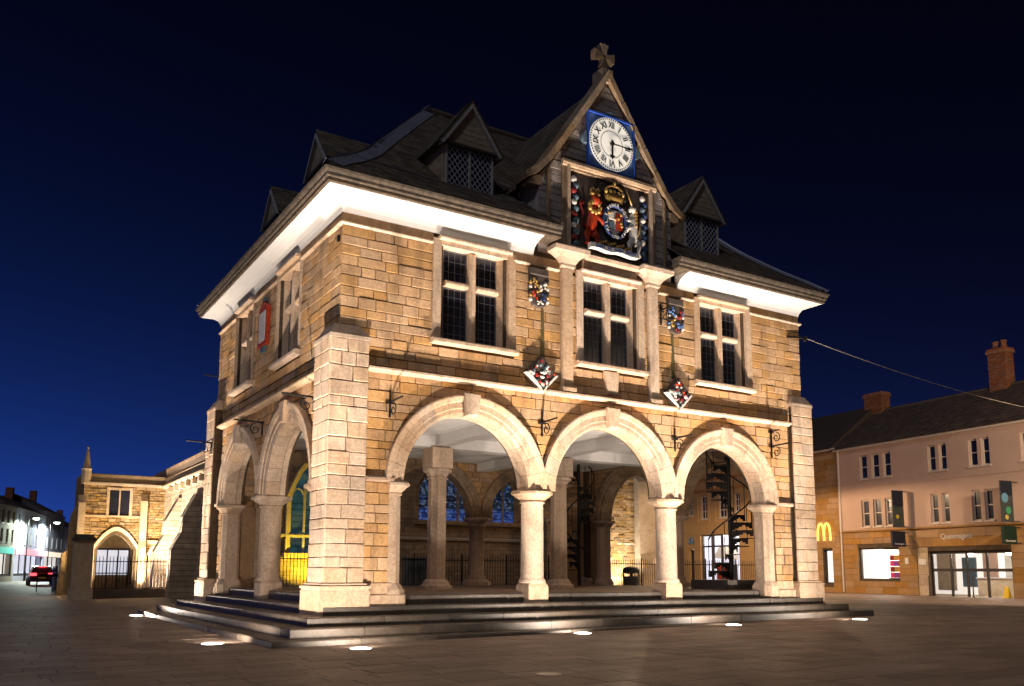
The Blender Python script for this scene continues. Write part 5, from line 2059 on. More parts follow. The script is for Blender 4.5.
q.pbox(RB, -15.85, -15.8, 0.2, 3.7, -2.6, -0.36)
q.build('shop_back_wall', M_SHOPBLUE, cr)
q = MB()
q.pbox(RB, -15.8, -7.9, 0.12, 0.2, -2.6, -0.36)
q.pbox(RB, -15.8, -7.9, 3.7, 3.76, -2.6, -0.36)
q.build('shop_box', M_SILVER, cr)
q = MB()
q.prism(RB, [(-13.6, 2.2), (-12.9, 2.95), (-11.0, 2.95), (-11.0, 2.0)], -2.4, -2.3)
q.build('shop_ceiling_slope', M_SILVER, cr)
shop_fill_lamp(-11.0, 3.69, -1.3, 45, 'added ceiling lamp inside the cream building shop')
for i, u in enumerate((-11.4, -10.8, -10.1)):
    rk = thing('clothes_rack', '%s rack of clothes behind the cream building shopfront' % ('red', 'crimson', 'dark purple')[i], 'rack', RB(u, 0.2, -1.2))
    for k in range(4):
        MB().prism(RB, [(u - 0.28 + k * 0.14, 0.7), (u - 0.16 + k * 0.14, 0.7), (u - 0.17 + k * 0.14, 1.65), (u - 0.27 + k * 0.14, 1.65)], -1.35, -1.05, 0.02).build('garment', (M_RED, M_CRIMSON, M_NAVY)[i], rk)
    q = MB()
    q.tube([RB(u - 0.32, 0.2, -1.2), RB(u - 0.32, 1.7, -1.2), RB(u + 0.32, 1.7, -1.2), RB(u + 0.32, 0.2, -1.2)], 0.02, 6)
    q.build('rail', M_STEEL, rk)
MB().pbox(RB, -13.28, -12.72, 0.1, 2.70, -0.25, -0.2).build('door', M_DARKFRAME, cr)
q = MB()
q.prism(RB, [(-13.0 + 0.32 * math.cos(PI * i / 10), 3.1 + 0.5 * math.sin(PI * i / 10)) for i in range(11)], 0.0, 0.03)
q.build('fanlight', M_GLASS, cr)

# ------------------------------------------------------------------ the church behind
ch = thing('church', 'large stone church standing behind the market hall', 'church', (6, 26, 0))


def CS(u, z, n): return (u, 20.0 - n, z)
def CW(u, z, n): return (-4.0 - n, u, z)


def courses_mat(name, c1, c2, cm, w_, h_, vert):
    """coursed stone too far off to pick apart: colour and relief only"""
    mt, t, b = principled(name)
    L = t.links
    geo = t.nodes.new('ShaderNodeNewGeometry')
    sp = t.nodes.new('ShaderNodeSeparateXYZ')
    L.new(geo.outputs['Position'], sp.inputs[0])
    cb = t.nodes.new('ShaderNodeCombineXYZ')
    L.new(sp.outputs['X' if vert == 'x' else 'Y'], cb.inputs['X'])
    L.new(sp.outputs['Z'], cb.inputs['Y'])
    br = t.nodes.new('ShaderNodeTexBrick')
    br.inputs['Scale'].default_value = 1
    br.inputs['Brick Width'].default_value = w_
    br.inputs['Row Height'].default_value = h_
    br.inputs['Mortar Size'].default_value = 0.012
    br.inputs['Color1'].default_value = (*c1, 1)
    br.inputs['Color2'].default_value = (*c2, 1)
    br.inputs['Mortar'].default_value = (*cm, 1)
    L.new(cb.outputs[0], br.inputs['Vector'])
    n = t.nodes.new('ShaderNodeTexNoise')
    n.inputs['Scale'].default_value = 3
    n.inputs['Detail'].default_value = 8
    L.new(geo.outputs['Position'], n.inputs['Vector'])
    mx = t.nodes.new('ShaderNodeMix')
    mx.data_type = 'RGBA'
    mx.blend_type = 'MULTIPLY'
    mx.inputs['Factor'].default_value = 0.8
    L.new(br.outputs['Color'], mx.inputs['A'])
    L.new(n.outputs['Fac'], mx.inputs['B'])
    hs = t.nodes.new('ShaderNodeHueSaturation')
    hs.inputs['Value'].default_value = 1.7
    hs.inputs['Saturation'].default_value = 0.9
    L.new(mx.outputs['Result'], hs.inputs['Color'])
    L.new(hs.outputs[0], b.inputs['Base Color'])
    b.inputs['Roughness'].default_value = 0.95
    bp = t.nodes.new('ShaderNodeBump')
    bp.inputs['Strength'].default_value = 0.8
    bp.inputs['Distance'].default_value = 0.03
    ad = t.nodes.new('ShaderNodeMath')
    ad.operation = 'SUBTRACT'
    L.new(n.outputs['Fac'], ad.inputs[0])
    L.new(br.outputs['Fac'], ad.inputs[1])
    L.new(ad.outputs[0], bp.inputs['Height'])
    L.new(bp.outputs[0], b.inputs['Normal'])
    return mt


M_CHS = courses_mat('church_courses', (0.31, 0.19, 0.092), (0.24, 0.14, 0.068), (0.15, 0.095, 0.052), 0.5, 0.2, 'x')
M_CHW = courses_mat('church_courses_west', (0.40, 0.30, 0.19), (0.30, 0.21, 0.13), (0.14, 0.10, 0.06), 0.5, 0.24, 'y')

MB().box(-4.0, 18.9, 20.0, 40.0, -0.2, 6.6).build('wall', M_CHS, ch)
MB().box(-4.02, -3.6, 20.05, 33.0, -0.2, 5.5).build('west_wall', M_CHW, ch)
q = MB()
q.loft([[CW(u, z, n) for n, z in ((-0.3, 5.45), (0.12, 5.5), (0.2, 5.58), (0.2, 5.66), (0.05, 5.7), (0.05, 6.05), (-0.3, 6.1))] for u in (20.0, 33.0)])
q.build('parapet', M_CHURCHPALE, ch)
for i in range(8):
    MB().pbox(CW, 21.4 + i * 1.35, 21.75 + i * 1.35, 5.18, 5.46, 0.0, 0.22).build('corbel', M_CHURCHPALE, ch)
for y0 in (24.6, 28.6):
    b = MB()
    b.loft([[CW(u, z, n) for n, z in ((-0.1, -0.1), (1.15, -0.1), (1.15, 2.1), (0.75, 2.9), (0.7, 3.6), (0.15, 4.7), (-0.1, 4.8))] for u in (y0, y0 + 0.75)])
    b.build('buttress', M_CHW, ch)
q = MB()
q.loft([[CS(u, z, n) for n, z in ((-0.05, 2.6), (0.1, 2.62), (0.12, 2.72), (-0.05, 2.8))] for u in (-4.0, 18.9)])
q.build('string_course', M_CHURCHPALE, ch)


def lancet_pts(c, hw, z0, zs, za, k=10):
    pts = [(c - hw, z0)]
    for i in range(k + 1):
        t_ = i / k
        pts.append((c - hw * (1 - t_), zs + (za - zs) * (1 - (1 - t_) ** 1.8)))
    for i in range(1, k + 1):
        t_ = 1 - i / k
        pts.append((c + hw * (1 - t_), zs + (za - zs) * (1 - (1 - t_) ** 1.8)))
    pts.append((c + hw, z0))
    return pts


def lancet(P, c, hw, z0, zs, za, gm, fm, parent, nm=2, low=None):
    out = lancet_pts(c, hw + 0.22, z0 - 0.15, zs, za + 0.3)
    inn = lancet_pts(c, hw, z0, zs, za)
    b = MB()
    rings = []
    for (a, za_), (b_, zb_) in zip(out, inn):
        rings.append([P(a, za_, 0.0), P(a, za_, 0.14), P(b_, zb_, 0.06), P(b_, zb_, 0.0)])
    b.loft(rings)
    b.pbox(P, c - hw - 0.3, c + hw + 0.3, z0 - 0.2, z0, 0.0, 0.2)
    w = b.build('church_window', fm, parent)
    g_ = MB().prism(P, inn, -0.02, 0.012).build('stained_glass', gm, w)
    if low:
        MB().pbox(P, c - hw + 0.02, c + hw - 0.02, z0, z0 + low, 0.0, 0.018).build('stained_glass', M_STAINEDBLUE, w)
    q = MB()
    for i in range(1, nm + 1):
        u = c - hw + 2 * hw * i / (nm + 1)
        q.pbox(P, u - 0.05, u + 0.05, z0, zs + (za - zs) * 0.35, 0.0, 0.08)
    for i in range(nm + 1):
        cc = c - hw + 2 * hw * (i + 0.5) / (nm + 1)
        h = hw / (nm + 1)
        q.tube([P(cc - h * math.cos(PI * k / 8), zs - 0.1 + h * 1.7 * math.sin(PI * k / 8), 0.04) for k in range(9)], 0.04, 5)
    q.build('tracery', fm, w)
    q = MB()
    for i in range(1, 9):
        z = z0 + (zs - z0) * i / 9
        q.pbox(P, c - hw, c + hw, z - 0.012, z + 0.012, 0.012, 0.026)
    q.build('glazing_bars', M_IRON, w)
    return w


lancet(CS, -0.45, 0.85, 1.95, 4.3, 5.7, M_STAINEDTEAL, M_CHURCHPALE, ch, nm=2)
lancet(CS, 6.0, 1.35, 3.55, 5.0, 6.3, M_STAINED, M_CHS, ch, nm=3, low=0.55)
lancet(CS, 8.85, 0.95, 3.55, 5.0, 6.3, M_STAINED, M_CHS, ch, nm=2, low=0.55)
# floodlit rubble at the east end with its pilaster buttress, in loose rough courses
b = brick_skin(CS, 14.6, 17.35, 0.1, 6.4, [], M_CHURCH, (0.11, 0.2), (0.2, 0.55), depth=0.06, n=0.10, jit=0.03)
b.build('rubble', M_CHURCH, ch, kind='stuff')
MB().pbox(CS, 14.6, 17.35, -0.1, 6.5, -0.05, 0.06).build('rubble_bed', M_MORTAR, ch)
b = MB()
b.loft([[CS(u, z, n) for n, z in ((-0.1, -0.1), (0.8, -0.1), (0.8, 1.6), (0.5, 2.1), (0.45, 6.0), (-0.1, 6.4))] for u in (17.4, 18.6)])
b.build('buttress', M_CHURCHPALE, ch)
b = MB()
b.loft([[CS(u, z, n) for n, z in ((-0.1, -0.1), (0.9, -0.1), (0.9, 3.4), (0.5, 4.0), (0.45, 6.0), (-0.1, 6.4))] for u in (11.2, 12.3)])
b.build('buttress', M_CHS, ch)

# --- porch on the left
def PF(u, z, n): return (u, 33.0 - n, z)


po = thing('church_porch', 'floodlit two-storey church porch with pointed arch and corner pinnacle', 'porch', (-5.8, 34.5, 0))
X0, X1 = -7.95, -3.7
inn = lancet_pts(-6.28, 0.86, -0.1, 2.25, 3.02)
out = lancet_pts(-6.28, 1.14, -0.1, 2.3, 3.42)
b = MB()
n0, n1 = -0.5, -0.03
b.pbox(PF, X0, -7.14, -0.1, 5.6, n0, n1)
b.pbox(PF, -5.42, X1, -0.1, 5.6, n0, n1)
for (a, za_), (c_, zc_) in zip(inn[1:-1], inn[2:-1]):
    vs = [PF(a, za_, n0), PF(c_, zc_, n0), PF(c_, 5.6, n0), PF(a, 5.6, n0), PF(a, za_, n1), PF(c_, zc_, n1), PF(c_, 5.6, n1), PF(a, 5.6, n1)]
    b.add(vs, [(0, 1, 2, 3), (4, 7, 6, 5), (0, 4, 5, 1), (3, 2, 6, 7)])
pw = b.build('wall', M_MORTAR, po)
win_r = (-6.75, -5.72, 4.05, 5.38)
b = MB()
for p in lay_courses(X0, X1, 0.3, 5.58, ch=(0.11, 0.18), ln=(0.2, 0.5), rects=[win_r], joint=0.02):
    cu, cz = sum(q_[0] for q_ in p) / len(p), sum(q_[1] for q_ in p) / len(p)
    hwz = 1.14 if cz < 2.3 else 1.14 * max(0, 1 - (cz - 2.3) / 1.1) ** 0.6
    if cz < 3.4 and abs(cu + 6.28) < hwz + 0.08:
        continue
    b.prism(PF, p, -0.05, random.uniform(-0.03, 0.03), 0.012)
b.build('rubble', M_CHURCH, pw, kind='stuff')
b = MB()
rings = []
for (a, za_), (c_, zc_) in zip(out, inn):
    rings.append([PF(a, za_, -0.05), PF(a, za_, 0.10), PF((a + c_) / 2, (za_ + zc_) / 2, 0.06), PF((a + c_) / 2, (za_ + zc_) / 2, -0.08), PF(c_, zc_, -0.14), PF(c_, zc_, -0.45)])
b.loft(rings)
b.build('arch', M_CHURCHPALE, po)
b = MB()
b.pbox(PF, X0 - 0.02, -4.95, 3.92, 4.0, -0.05, 0.06)
b.pbox(PF, X0 - 0.02, X1, 5.56, 5.68, -0.05, 0.12)
b.build('string_course', M_CHURCHPALE, po)
MB().pbox(PF, X0, X1, 5.68, 6.12, -0.4, 0.0).build('parapet', M_CHURCH, po)
b = MB()
for a, b_, c, d in ((-6.85, -6.72, 3.98, 5.45), (-5.75, -5.62, 3.98, 5.45), (-6.72, -5.75, 5.33, 5.45), (-6.27, -6.20, 4.0, 5.33)):
    b.pbox(PF, a, b_, c, d, -0.2, 0.05)
pwn = b.build('window', M_CHURCHPALE, po)
MB().pbox(PF, -6.75, -5.72, 4.02, 5.35, -0.028, -0.01).build('pane', M_GLASS, pwn)
for x, zt in ((-8.0, 5.0), (-5.06, 5.2), (-3.75, 5.0)):
    b = MB()
    b.loft([[PF(u, z, n) for n, z in ((-0.05, -0.1), (0.45, -0.1), (0.45, 2.3), (0.3, 2.7), (0.28, zt - 0.4), (-0.05, zt))] for u in (x - 0.16, x + 0.16)])
    b.build('buttress', M_CHURCHPALE, po)
b = MB()      # sloping buttress on the left corner
b.loft([[(u, 33.2 + d, z) for u, z in ((-7.9, -0.1), (-8.85, -0.1), (-8.7, 2.0), (-8.5, 2.2), (-8.42, 3.9), (-8.05, 4.9), (-7.9, 5.0))] for d in (0.0, 0.6)])
b.build('buttress', M_CHURCH, po)
b = MB()
b.lathe([(0.24, 5.6), (0.24, 6.3), (0.28, 6.34), (0.2, 6.4), (0.12, 6.95), (0.03, 7.4), (0.06, 7.46), (0.02, 7.52)], -7.87, 33.05, 8, PI / 8)
b.build('pinnacle', M_CHURCHPALE, po)
b = MB()
b.box(X0, X1, 33.5, 37.0, 6.0, 6.2)
b.box(X1 - 0.3, X1, 33.5, 37.0, -0.1, 5.99)
b.box(X0, X0 + 0.3, 33.5, 37.0, -0.1, 5.99)
b.box(X0 + 0.3, X1 - 0.3, 33.5, 37.0, 3.2, 3.4)
b.build('side_walls_and_roof', M_CHURCH, po)
MB().box(X0 + 0.3, X1 - 0.3, 36.9, 37.0, -0.1, 3.2).build('inner_wall', M_CHURCHPALE, po)
b = MB()
for x in (-7.3, -6.75, -6.2, -5.65, -5.1):
    b.box(x, x + 0.06, 36.8, 36.9, 0, 2.3)
b.box(-7.3, -5.04, 36.78, 36.9, 2.3, 2.38)
b.box(-7.3, -5.04, 36.80, 36.89, 1.0, 1.06)
b.build('inner_door_frame', M_DARKFRAME, po)
MB().box(-7.3, -5.04, 36.86, 36.895, 0.95, 2.3).build('lit_glazing', M_SHOPBLUE, po)
# small lit side doorway
b = MB()
for (a, za_), (c_, zc_) in [(0, 0)] and []:
    pass
so_ = lancet_pts(-4.42, 0.42, 0.3, 1.9, 2.5, 6)
si_ = lancet_pts(-4.42, 0.26, 0.3, 1.85, 2.3, 6)
b.loft([[PF(a, za_, 0.0), PF(a, za_, 0.12), PF(c_, zc_, 0.08), PF(c_, zc_, 0.0)] for (a, za_), (c_, zc_) in zip(so_, si_)])
b.pbox(PF, -4.92, -3.92, 2.55, 2.75, 0.0, 0.14)
sd = b.build('side_doorway', M_CHURCHPALE, po)
MB().prism(PF, si_, 0.0, 0.02).build('door', M_CHURCHPALE, sd)


# flood lamps at the church (each a small lamp box on the ground)
def flood(x, y, z, tgt, watts, col, label, size=1.9):
    t_ = thing('flood_lamp', label, 'lamp', (x, y, z))
    b = MB()
    b.box(x - 0.12, x + 0.12, y - 0.1, y + 0.1, z, z + 0.03)
    b.tube([(x - 0.1, y, z + 0.02), (x - 0.1, y, z + 0.18)], 0.012, 5)
    b.tube([(x + 0.1, y, z + 0.02), (x + 0.1, y, z + 0.18)], 0.012, 5)
    b.build('lamp_stand', M_IRON, t_)
    d = (Vector(tgt) - Vector((x, y, z))).normalized()
    qd = d.to_track_quat('-Z', 'Y')
    c = Vector((x, y, z + 0.19))
    b = MB()
    b.loft([[c + qd @ Vector((a * k, b_ * k, h)) for a, b_ in ((-0.1, -0.07), (0.1, -0.07), (0.1, 0.07), (-0.1, 0.07))] for k, h in ((0.6, 0.09), (1.0, 0.03), (1.05, -0.02))])
    b.build('lamp_housing', M_IRON, t_)
    b = MB()
    b.loft([[c + qd @ Vector((a, b_, h)) for a, b_ in ((-0.085, -0.055), (0.085, -0.055), (0.085, 0.055), (-0.085, 0.055))] for h in (-0.022, -0.03)])
    b.build('lens', M_LAMP, t_)
    ld = bpy.data.lights.new('flood_beam', 'SPOT')
    ld.energy = watts
    ld.color = col
    ld.spot_size = size
    ld.spot_blend = 0.8
    ld.shadow_soft_size = 0.08
    lo = bpy.data.objects.new('flood_beam', ld)
    COL.objects.link(lo)
    lo.parent = t_
    lo.location = Vector((0, 0, 0.19)) + d * 0.06
    lo.rotation_euler = qd.to_euler()


flood(-0.6, 18.9, 0.0, (-0.9, 20, 3.2), 330, (1.0, 0.80, 0.06), 'lamp casting yellow light on the tall church window')
flood(15.7, 18.6, 0.0, (15.9, 20.1, 2.2), 520, (1.0, 0.9, 0.78), 'lamp whitening the rough wall at the right end of the church')
flood(-6.6, 27.0, 0.0, (-4.0, 26.4, 3.2), 2600, (1.0, 0.86, 0.72), 'lamp lighting the nearer buttress of the church side wall')
flood(-6.0, 30.4, 0.0, (-4.0, 30.6, 3.2), 1300, (1.0, 0.86, 0.72), 'lamp lighting the church wall next to the porch')
flood(-7.75, 31.8, 0.0, (-7.2, 33, 3.2), 330, (1.0, 0.78, 0.5), 'lamp at the left foot of the porch arch')
flood(-5.1, 31.8, 0.0, (-5.3, 33, 3.2), 330, (1.0, 0.78, 0.5), 'lamp at the right foot of the porch arch')
flood(-6.0, 30.6, 0.0, (-5.4, 33, 4.6), 330, (1.0, 0.72, 0.38), 'lamp on the forecourt aimed up at the porch gable')


# iron railings
def railing(name, x0, x1, y, z0, z1, label, plinth=None, step=0.14, gates=()):
    t_ = thing(name, label, 'railing', ((x0 + x1) / 2, y, 0))
    if plinth:
        MB().box(x0, x1, y - 0.15, y + 0.15, -0.1, plinth).build('plinth', M_STEP, t_)
    b = MB()
    x = x0 + 0.05
    while x < x1:
        b.tube([(x, y, z0), (x, y, z1), (x, y, z1 + 0.1)], [0.014, 0.014, 0.003], 5)
        x += step
    b.build('bars', M_IRON, t_, kind='stuff')
    b = MB()
    b.box(x0, x1, y - 0.02, y + 0.02, z0 + 0.1, z0 + 0.14)
    b.box(x0, x1, y - 0.02, y + 0.02, z1 - 0.18, z1 - 0.14)
    b.build('rails', M_IRON, t_)
    x = x0
    while x <= x1 + 0.01:
        MB().tube([(x, y, 0), (x, y, z1 + 0.08), (x, y, z1 + 0.16)], [0.035, 0.035, 0.01], 6).build('post', M_IRON, t_)
        x += (x1 - x0) / max(1, round((x1 - x0) / 2.2))


railing('iron_railing', -8.15, -3.6, 26.0, 0.3, 1.75, 'black iron railings on a dark plinth in front of the church porch', plinth=0.38)
railing('iron_railing', -3.4, 13.0, 18.2, 0.1, 1.85, 'long black iron railings along the church wall behind the arches')
railing('iron_railing', 13.2, 24.0, 17.0, 0.1, 1.75, 'black iron railings seen between the right-hand columns')
gp = thing('gate_pier', 'square stone gate pier at the left end of the railings', 'pier', (-8.55, 25.3, 0))
b = MB()
b.box(-8.93, -8.2, 25.0, 25.7, -0.1, 2.45)
b.build('shaft', M_CHURCHPALE, gp)
b = MB()
b.lathe([(0.62, 2.45), (0.62, 2.58), (0.5, 2.64), (0.5, 2.72)], -8.565, 25.35, 4, PI / 4)
b.build('cap', M_SOOT, gp)
b = MB()
b.box(-9.0, -8.13, 24.93, 25.77, -0.1, 0.4)
b.build('base', M_CHURCHPALE, gp)
# ------------------------------------------------------------------ street furniture
bn = thing('litter_bin', 'grey domed litter bin behind the arches beside the railings', 'bin', (12.2, 14.0, 0.1))
b = MB()
b.lathe([(0.33, 0.1), (0.36, 0.15), (0.36, 1.0), (0.33, 1.02)], 12.2, 14.0, 16)
b.build('body', M_GREYBIN, bn)
b = MB()
b.lathe([(0.38, 1.15), (0.38, 1.28), (0.3, 1.4), (0.1, 1.45)], 12.2, 14.0, 16)
b.build('lid', M_GREYBIN, bn)
b = MB()
for i in range(4):
    a = PI / 4 + i * PI / 2
    b.tube([(12.2 + 0.34 * math.cos(a), 14 + 0.34 * math.sin(a), 1.0), (12.2 + 0.34 * math.cos(a), 14 + 0.34 * math.sin(a), 1.16)], 0.04, 6)
b.build('lid_posts', M_GREYBIN, bn)
ub = thing('utility_cabinet', 'low grey metal cabinet against the dark church wall behind the left front arch', 'cabinet', (4.35, 18.8, 0.1))
MB().box(3.55, 5.15, 18.5, 19.1, 0.1, 1.75).build('body', M_GREYBIN, ub)
MB().box(3.5, 5.2, 18.45, 19.15, 1.75, 1.82).build('lid', M_GREYBIN, ub)
MB().box(4.33, 4.36, 18.485, 18.499, 0.2, 1.7).build('door_seam', M_IRON, ub)
be = thing('dark_bench', 'dark bench in front of the railings under the middle arch', 'bench', (9.6, 17.6, 0.1))
MB().box(9.0, 10.3, 17.4, 17.85, 0.52, 0.60).build('seat', M_DARKFRAME, be)
MB().box(9.0, 10.3, 17.85, 17.92, 0.6, 1.2).build('backrest', M_DARKFRAME, be)
for x in (9.05, 10.15):
    MB().box(x, x + 0.1, 17.42, 17.9, 0.1, 0.52).build('leg', M_DARKFRAME, be)
bo = thing('steel_bollard', 'thick steel bollard on the square at the far left', 'bollard', (-8.28, 42, 0))
b = MB()
b.lathe([(0.14, -0.1), (0.14, 1.32), (0.11, 1.42)], -8.28, 42, 14)
b.build('post', M_STEEL, bo)
b = MB()
b.lathe([(0.145, 1.1), (0.145, 1.2)], -8.28, 42, 14)
b.build('collar', M_IRON, bo)
ho = thing('hoop_barrier', 'dark hoop barrier beside the steel bollard at far left', 'barrier', (-8.6, 41, 0))
b = MB()
b.tube([(-9.25, 41, -0.1), (-9.25, 41, 0.86), (-9.2, 41, 0.93), (-7.95, 41, 0.93), (-7.9, 41, 0.86), (-7.9, 41, -0.1)], 0.03, 8)
b.build('hoop', M_IRON, ho)
MB().box(-9.24, -7.91, 40.98, 41.02, 0.8, 0.9).build('top_board', M_IRON, ho)
dc = thing('drain_cover', 'small round metal cover in the foreground paving', 'cover', (-6.6, -7.0, gz(-6.6)))
b = MB()
b.lathe([(0.16, gz(-6.6) + 0.001), (0.16, gz(-6.6) + 0.008), (0.13, gz(-6.6) + 0.012)], -6.6, -7.0, 20)
b.build('disc', M_STEEL, dc)

# ------------------------------------------------------------------ street far left
SD = Vector((5.4, 23, 0)).normalized()
SN = Vector((SD.y, -SD.x, 0))


def LS(u, z, n): return (-10.4 + SD.x * u + SN.x * n, 80 + SD.y * u + SN.y * n, z)


def townhouse(u0, u1, zt, ridge, m_, lab, rows, cols, shop, sign):
    t_ = thing('terrace_house', lab, 'house', LS((u0 + u1) / 2, 0, 0))
    holes = []
    for r in range(rows):
        z0 = 3.6 + r * (zt - 3.8) / rows
        for c in range(cols):
            uc = u0 + (u1 - u0) * (c + 0.5) / cols
            holes.append((uc - 0.5, uc + 0.5, z0 + 0.25, z0 + 1.6))
    sh_ = (u0 + 0.5, u1 - 0.5, 0.5, 2.7)
    w = MB()
    wall_cells(w, LS, u0, u1, -0.2, zt, -0.4, 0.0, holes + [sh_])
    w.build('wall', m_, t_)
    for e0, e1 in ((u0, u0 + 0.3), (u1 - 0.3, u1)):
        q = MB()
        q.loft([[LS(u, z, n) for n, z in ((-0.402, -0.2), (-7.8, -0.2), (-7.8, zt), (-4.0, ridge - 0.05), (-0.402, zt))] for u in (e0, e1)])
        q.build('end_wall', m_, t_)
    MB().pbox(LS, u0 + 0.3, u1 - 0.3, -0.2, zt, -7.8, -7.5).build('back_wall', m_, t_)
    for h in holes:
        sash(t_, LS, *h, rows=2, depth=0.12)
    MB().pbox(LS, u0 + 0.3, u1 - 0.3, 0.0, 3.2, -0.7, -0.65).build('lit_shop_interior', shop, t_)
    q = MB()
    k = max(2, int((u1 - u0) / 3.2))
    for i in range(k + 1):
        u = u0 + 0.5 + (u1 - u0 - 1.0) * i / k
        q.pbox(LS, u - 0.07, u + 0.07, 0.0, 2.7, -0.2, -0.1)
    q.pbox(LS, u0 + 0.5, u1 - 0.5, 0.45, 0.75, -0.35, -0.12)
    q.build('shopfront_frame', M_DARKFRAME, t_)
    MB().pbox(LS, u0 + 0.4, u1 - 0.4, 2.75, 3.35, -0.05, 0.12).build('shop_sign', sign, t_)
    q = MB()
    q.add([LS(u0, zt, 0.2), LS(u1, zt, 0.2), LS(u1, ridge, -4), LS(u0, ridge, -4), LS(u1, zt, -8), LS(u0, zt, -8)], [(0, 1, 2, 3), (3, 2, 4, 5), (0, 3, 5), (1, 4, 2), (0, 5, 4, 1)])
    rf = q.build('roof', M_TILE, t_)
    MB().pbox(LS, u1 - 0.9, u1 - 0.1, ridge - 0.6, ridge + 1.3, -4.4, -3.6).build('chimney', M_BRICK, rf)


M_H1 = mat('house_cream', (0.42, 0.38, 0.32), 0.9, var=0.15, scale=1)
M_H2 = mat('house_pale_blue', (0.45, 0.47, 0.58), 0.9, var=0.12, scale=1)
M_H3 = mat('house_grey', (0.25, 0.26, 0.30), 0.9, var=0.15, scale=1)
townhouse(-9, 7.5, 7.5, 9.0, M_H1, 'cream terrace with rows of windows at the far left edge', 2, 7, M_SHOPWHITE, M_SIGNTEAL)
townhouse(7.6, 24, 7.6, 9.6, M_H2, 'pale bluish shop house in the far left street', 2, 5, M_SHOPBLUE, M_SIGNPINK)
townhouse(24.1, 38, 8.2, 10.4, M_H3, 'grey house behind the second street lamp, far left', 2, 4, M_SHOPWHITE, M_SHOPWARM)
townhouse(38.1, 60, 7.0, 9.2, M_H2, 'last bluish house in the far left street beside the porch', 2, 6, M_SHOPBLUE, M_SIGNTEAL)


def street_lamp(x, y, z, h, dirn, watts, col, glass, label, rad=0.16, aim=None):  # builds the seen street lamps and the added fill lamps alike
    t_ = thing('street_lamp', label, 'lamp', (x, y, z))
    b = MB()
    b.lathe([(0.11, z - 0.1), (0.11, z + 0.9), (0.06, z + 1.0), (0.045, z + h)], x, y, 10)
    b.build('post', M_IRON, t_)
    d = Vector((dirn[0], dirn[1], 0)).normalized()
    e = Vector((x, y, z + h)) + d * 0.7
    b = MB()
    b.tube([(x, y, z + h - 0.05), (x + d.x * 0.35, y + d.y * 0.35, z + h + 0.12), e], 0.035, 8)
    b.build('arm', M_IRON, t_)
    b = MB()
    b.lathe([(0.08, e.z + 0.1), (rad + 0.03, e.z + 0.02), (rad + 0.03, e.z - 0.03), (rad, e.z - 0.03)], e.x, e.y, 14)
    hd = b.build('lamp_hood', M_IRON, t_)
    b = MB()
    b.lathe([(rad, e.z - 0.032), (rad * 0.95, e.z - 0.12), (rad * 0.5, e.z - 0.19)], e.x, e.y, 14)
    b.build('lamp_glass', glass, hd)
    ld = bpy.data.lights.new('lamp_light', 'SPOT')
    ld.energy = watts
    ld.color = col
    ld.spot_size = math.radians(179)
    ld.spot_blend = 0.15
    ld.shadow_soft_size = rad
    lo = bpy.data.objects.new('lamp_light', ld)
    COL.objects.link(lo)
    lo.parent = t_
    lo.location = Vector((e.x - x, e.y - y, e.z - z - 0.23))
    if aim:
        ld.spot_size = math.radians(130)
        ld.spot_blend = 0.6
        lo.rotation_euler = (Vector(aim) - e).to_track_quat('-Z', 'Y').to_euler()


p = LS(9.5, 0, 0.8)
street_lamp(p[0], p[1], 0, 6.6, (SN.x, SN.y), 1800, (0.85, 1.0, 0.85), M_COOLLAMP, 'bright greenish white lamp on the near shop house, far left', 0.3)
p = LS(22.3, 0, 0.8)
street_lamp(p[0], p[1], 0, 6.8, (SN.x, SN.y), 1800, (0.85, 0.95, 1.0), M_COOLLAMP, 'bright white lamp between the far left shop houses', 0.3)
SODIUM = (1.0, 0.74, 0.5)
street_lamp(-24, -30, gz(-24), 11.0, (0.5, 1), 700, SODIUM, M_STREETLAMP, 'added fill-light mast standing behind the viewer, left', 0.3)  # three masts added out of view as fill for gable, roofs and ground
street_lamp(5.0, -36, gz(5), 11.0, (0, 1), 700, SODIUM, M_STREETLAMP, 'added fill-light mast standing behind the viewer, right', 0.3)
street_lamp(16, -22, gz(16), 11.0, (0.3, 1), 500, SODIUM, M_STREETLAMP, 'added fill-light mast out of view in the square, facing the shops', 0.3)

street_lamp(19.5, -5.5, gz(19.5), 7.5, (0.6, 1), 2400, SODIUM, M_STREETLAMP, 'added lamp opposite the shops, out of view right of the viewer', 0.2, aim=(30, 6, 2))  # added out of view to brighten the shop fronts
street_lamp(21.3, 12.9, gz(21.3), 6.2, (0.45, 0.9), 620, (1.0, 0.68, 0.40), M_STREETLAMP, 'street lamp hidden behind the right end of the market hall')

street_lamp(19.4, 19.6, gz(19.4), 6.3, (0.67, 0.74), 900, (1.0, 0.70, 0.42), M_STREETLAMP, 'added unseen lamp brightening the cream building behind the arches')  # hidden lamp added to brighten the cream building

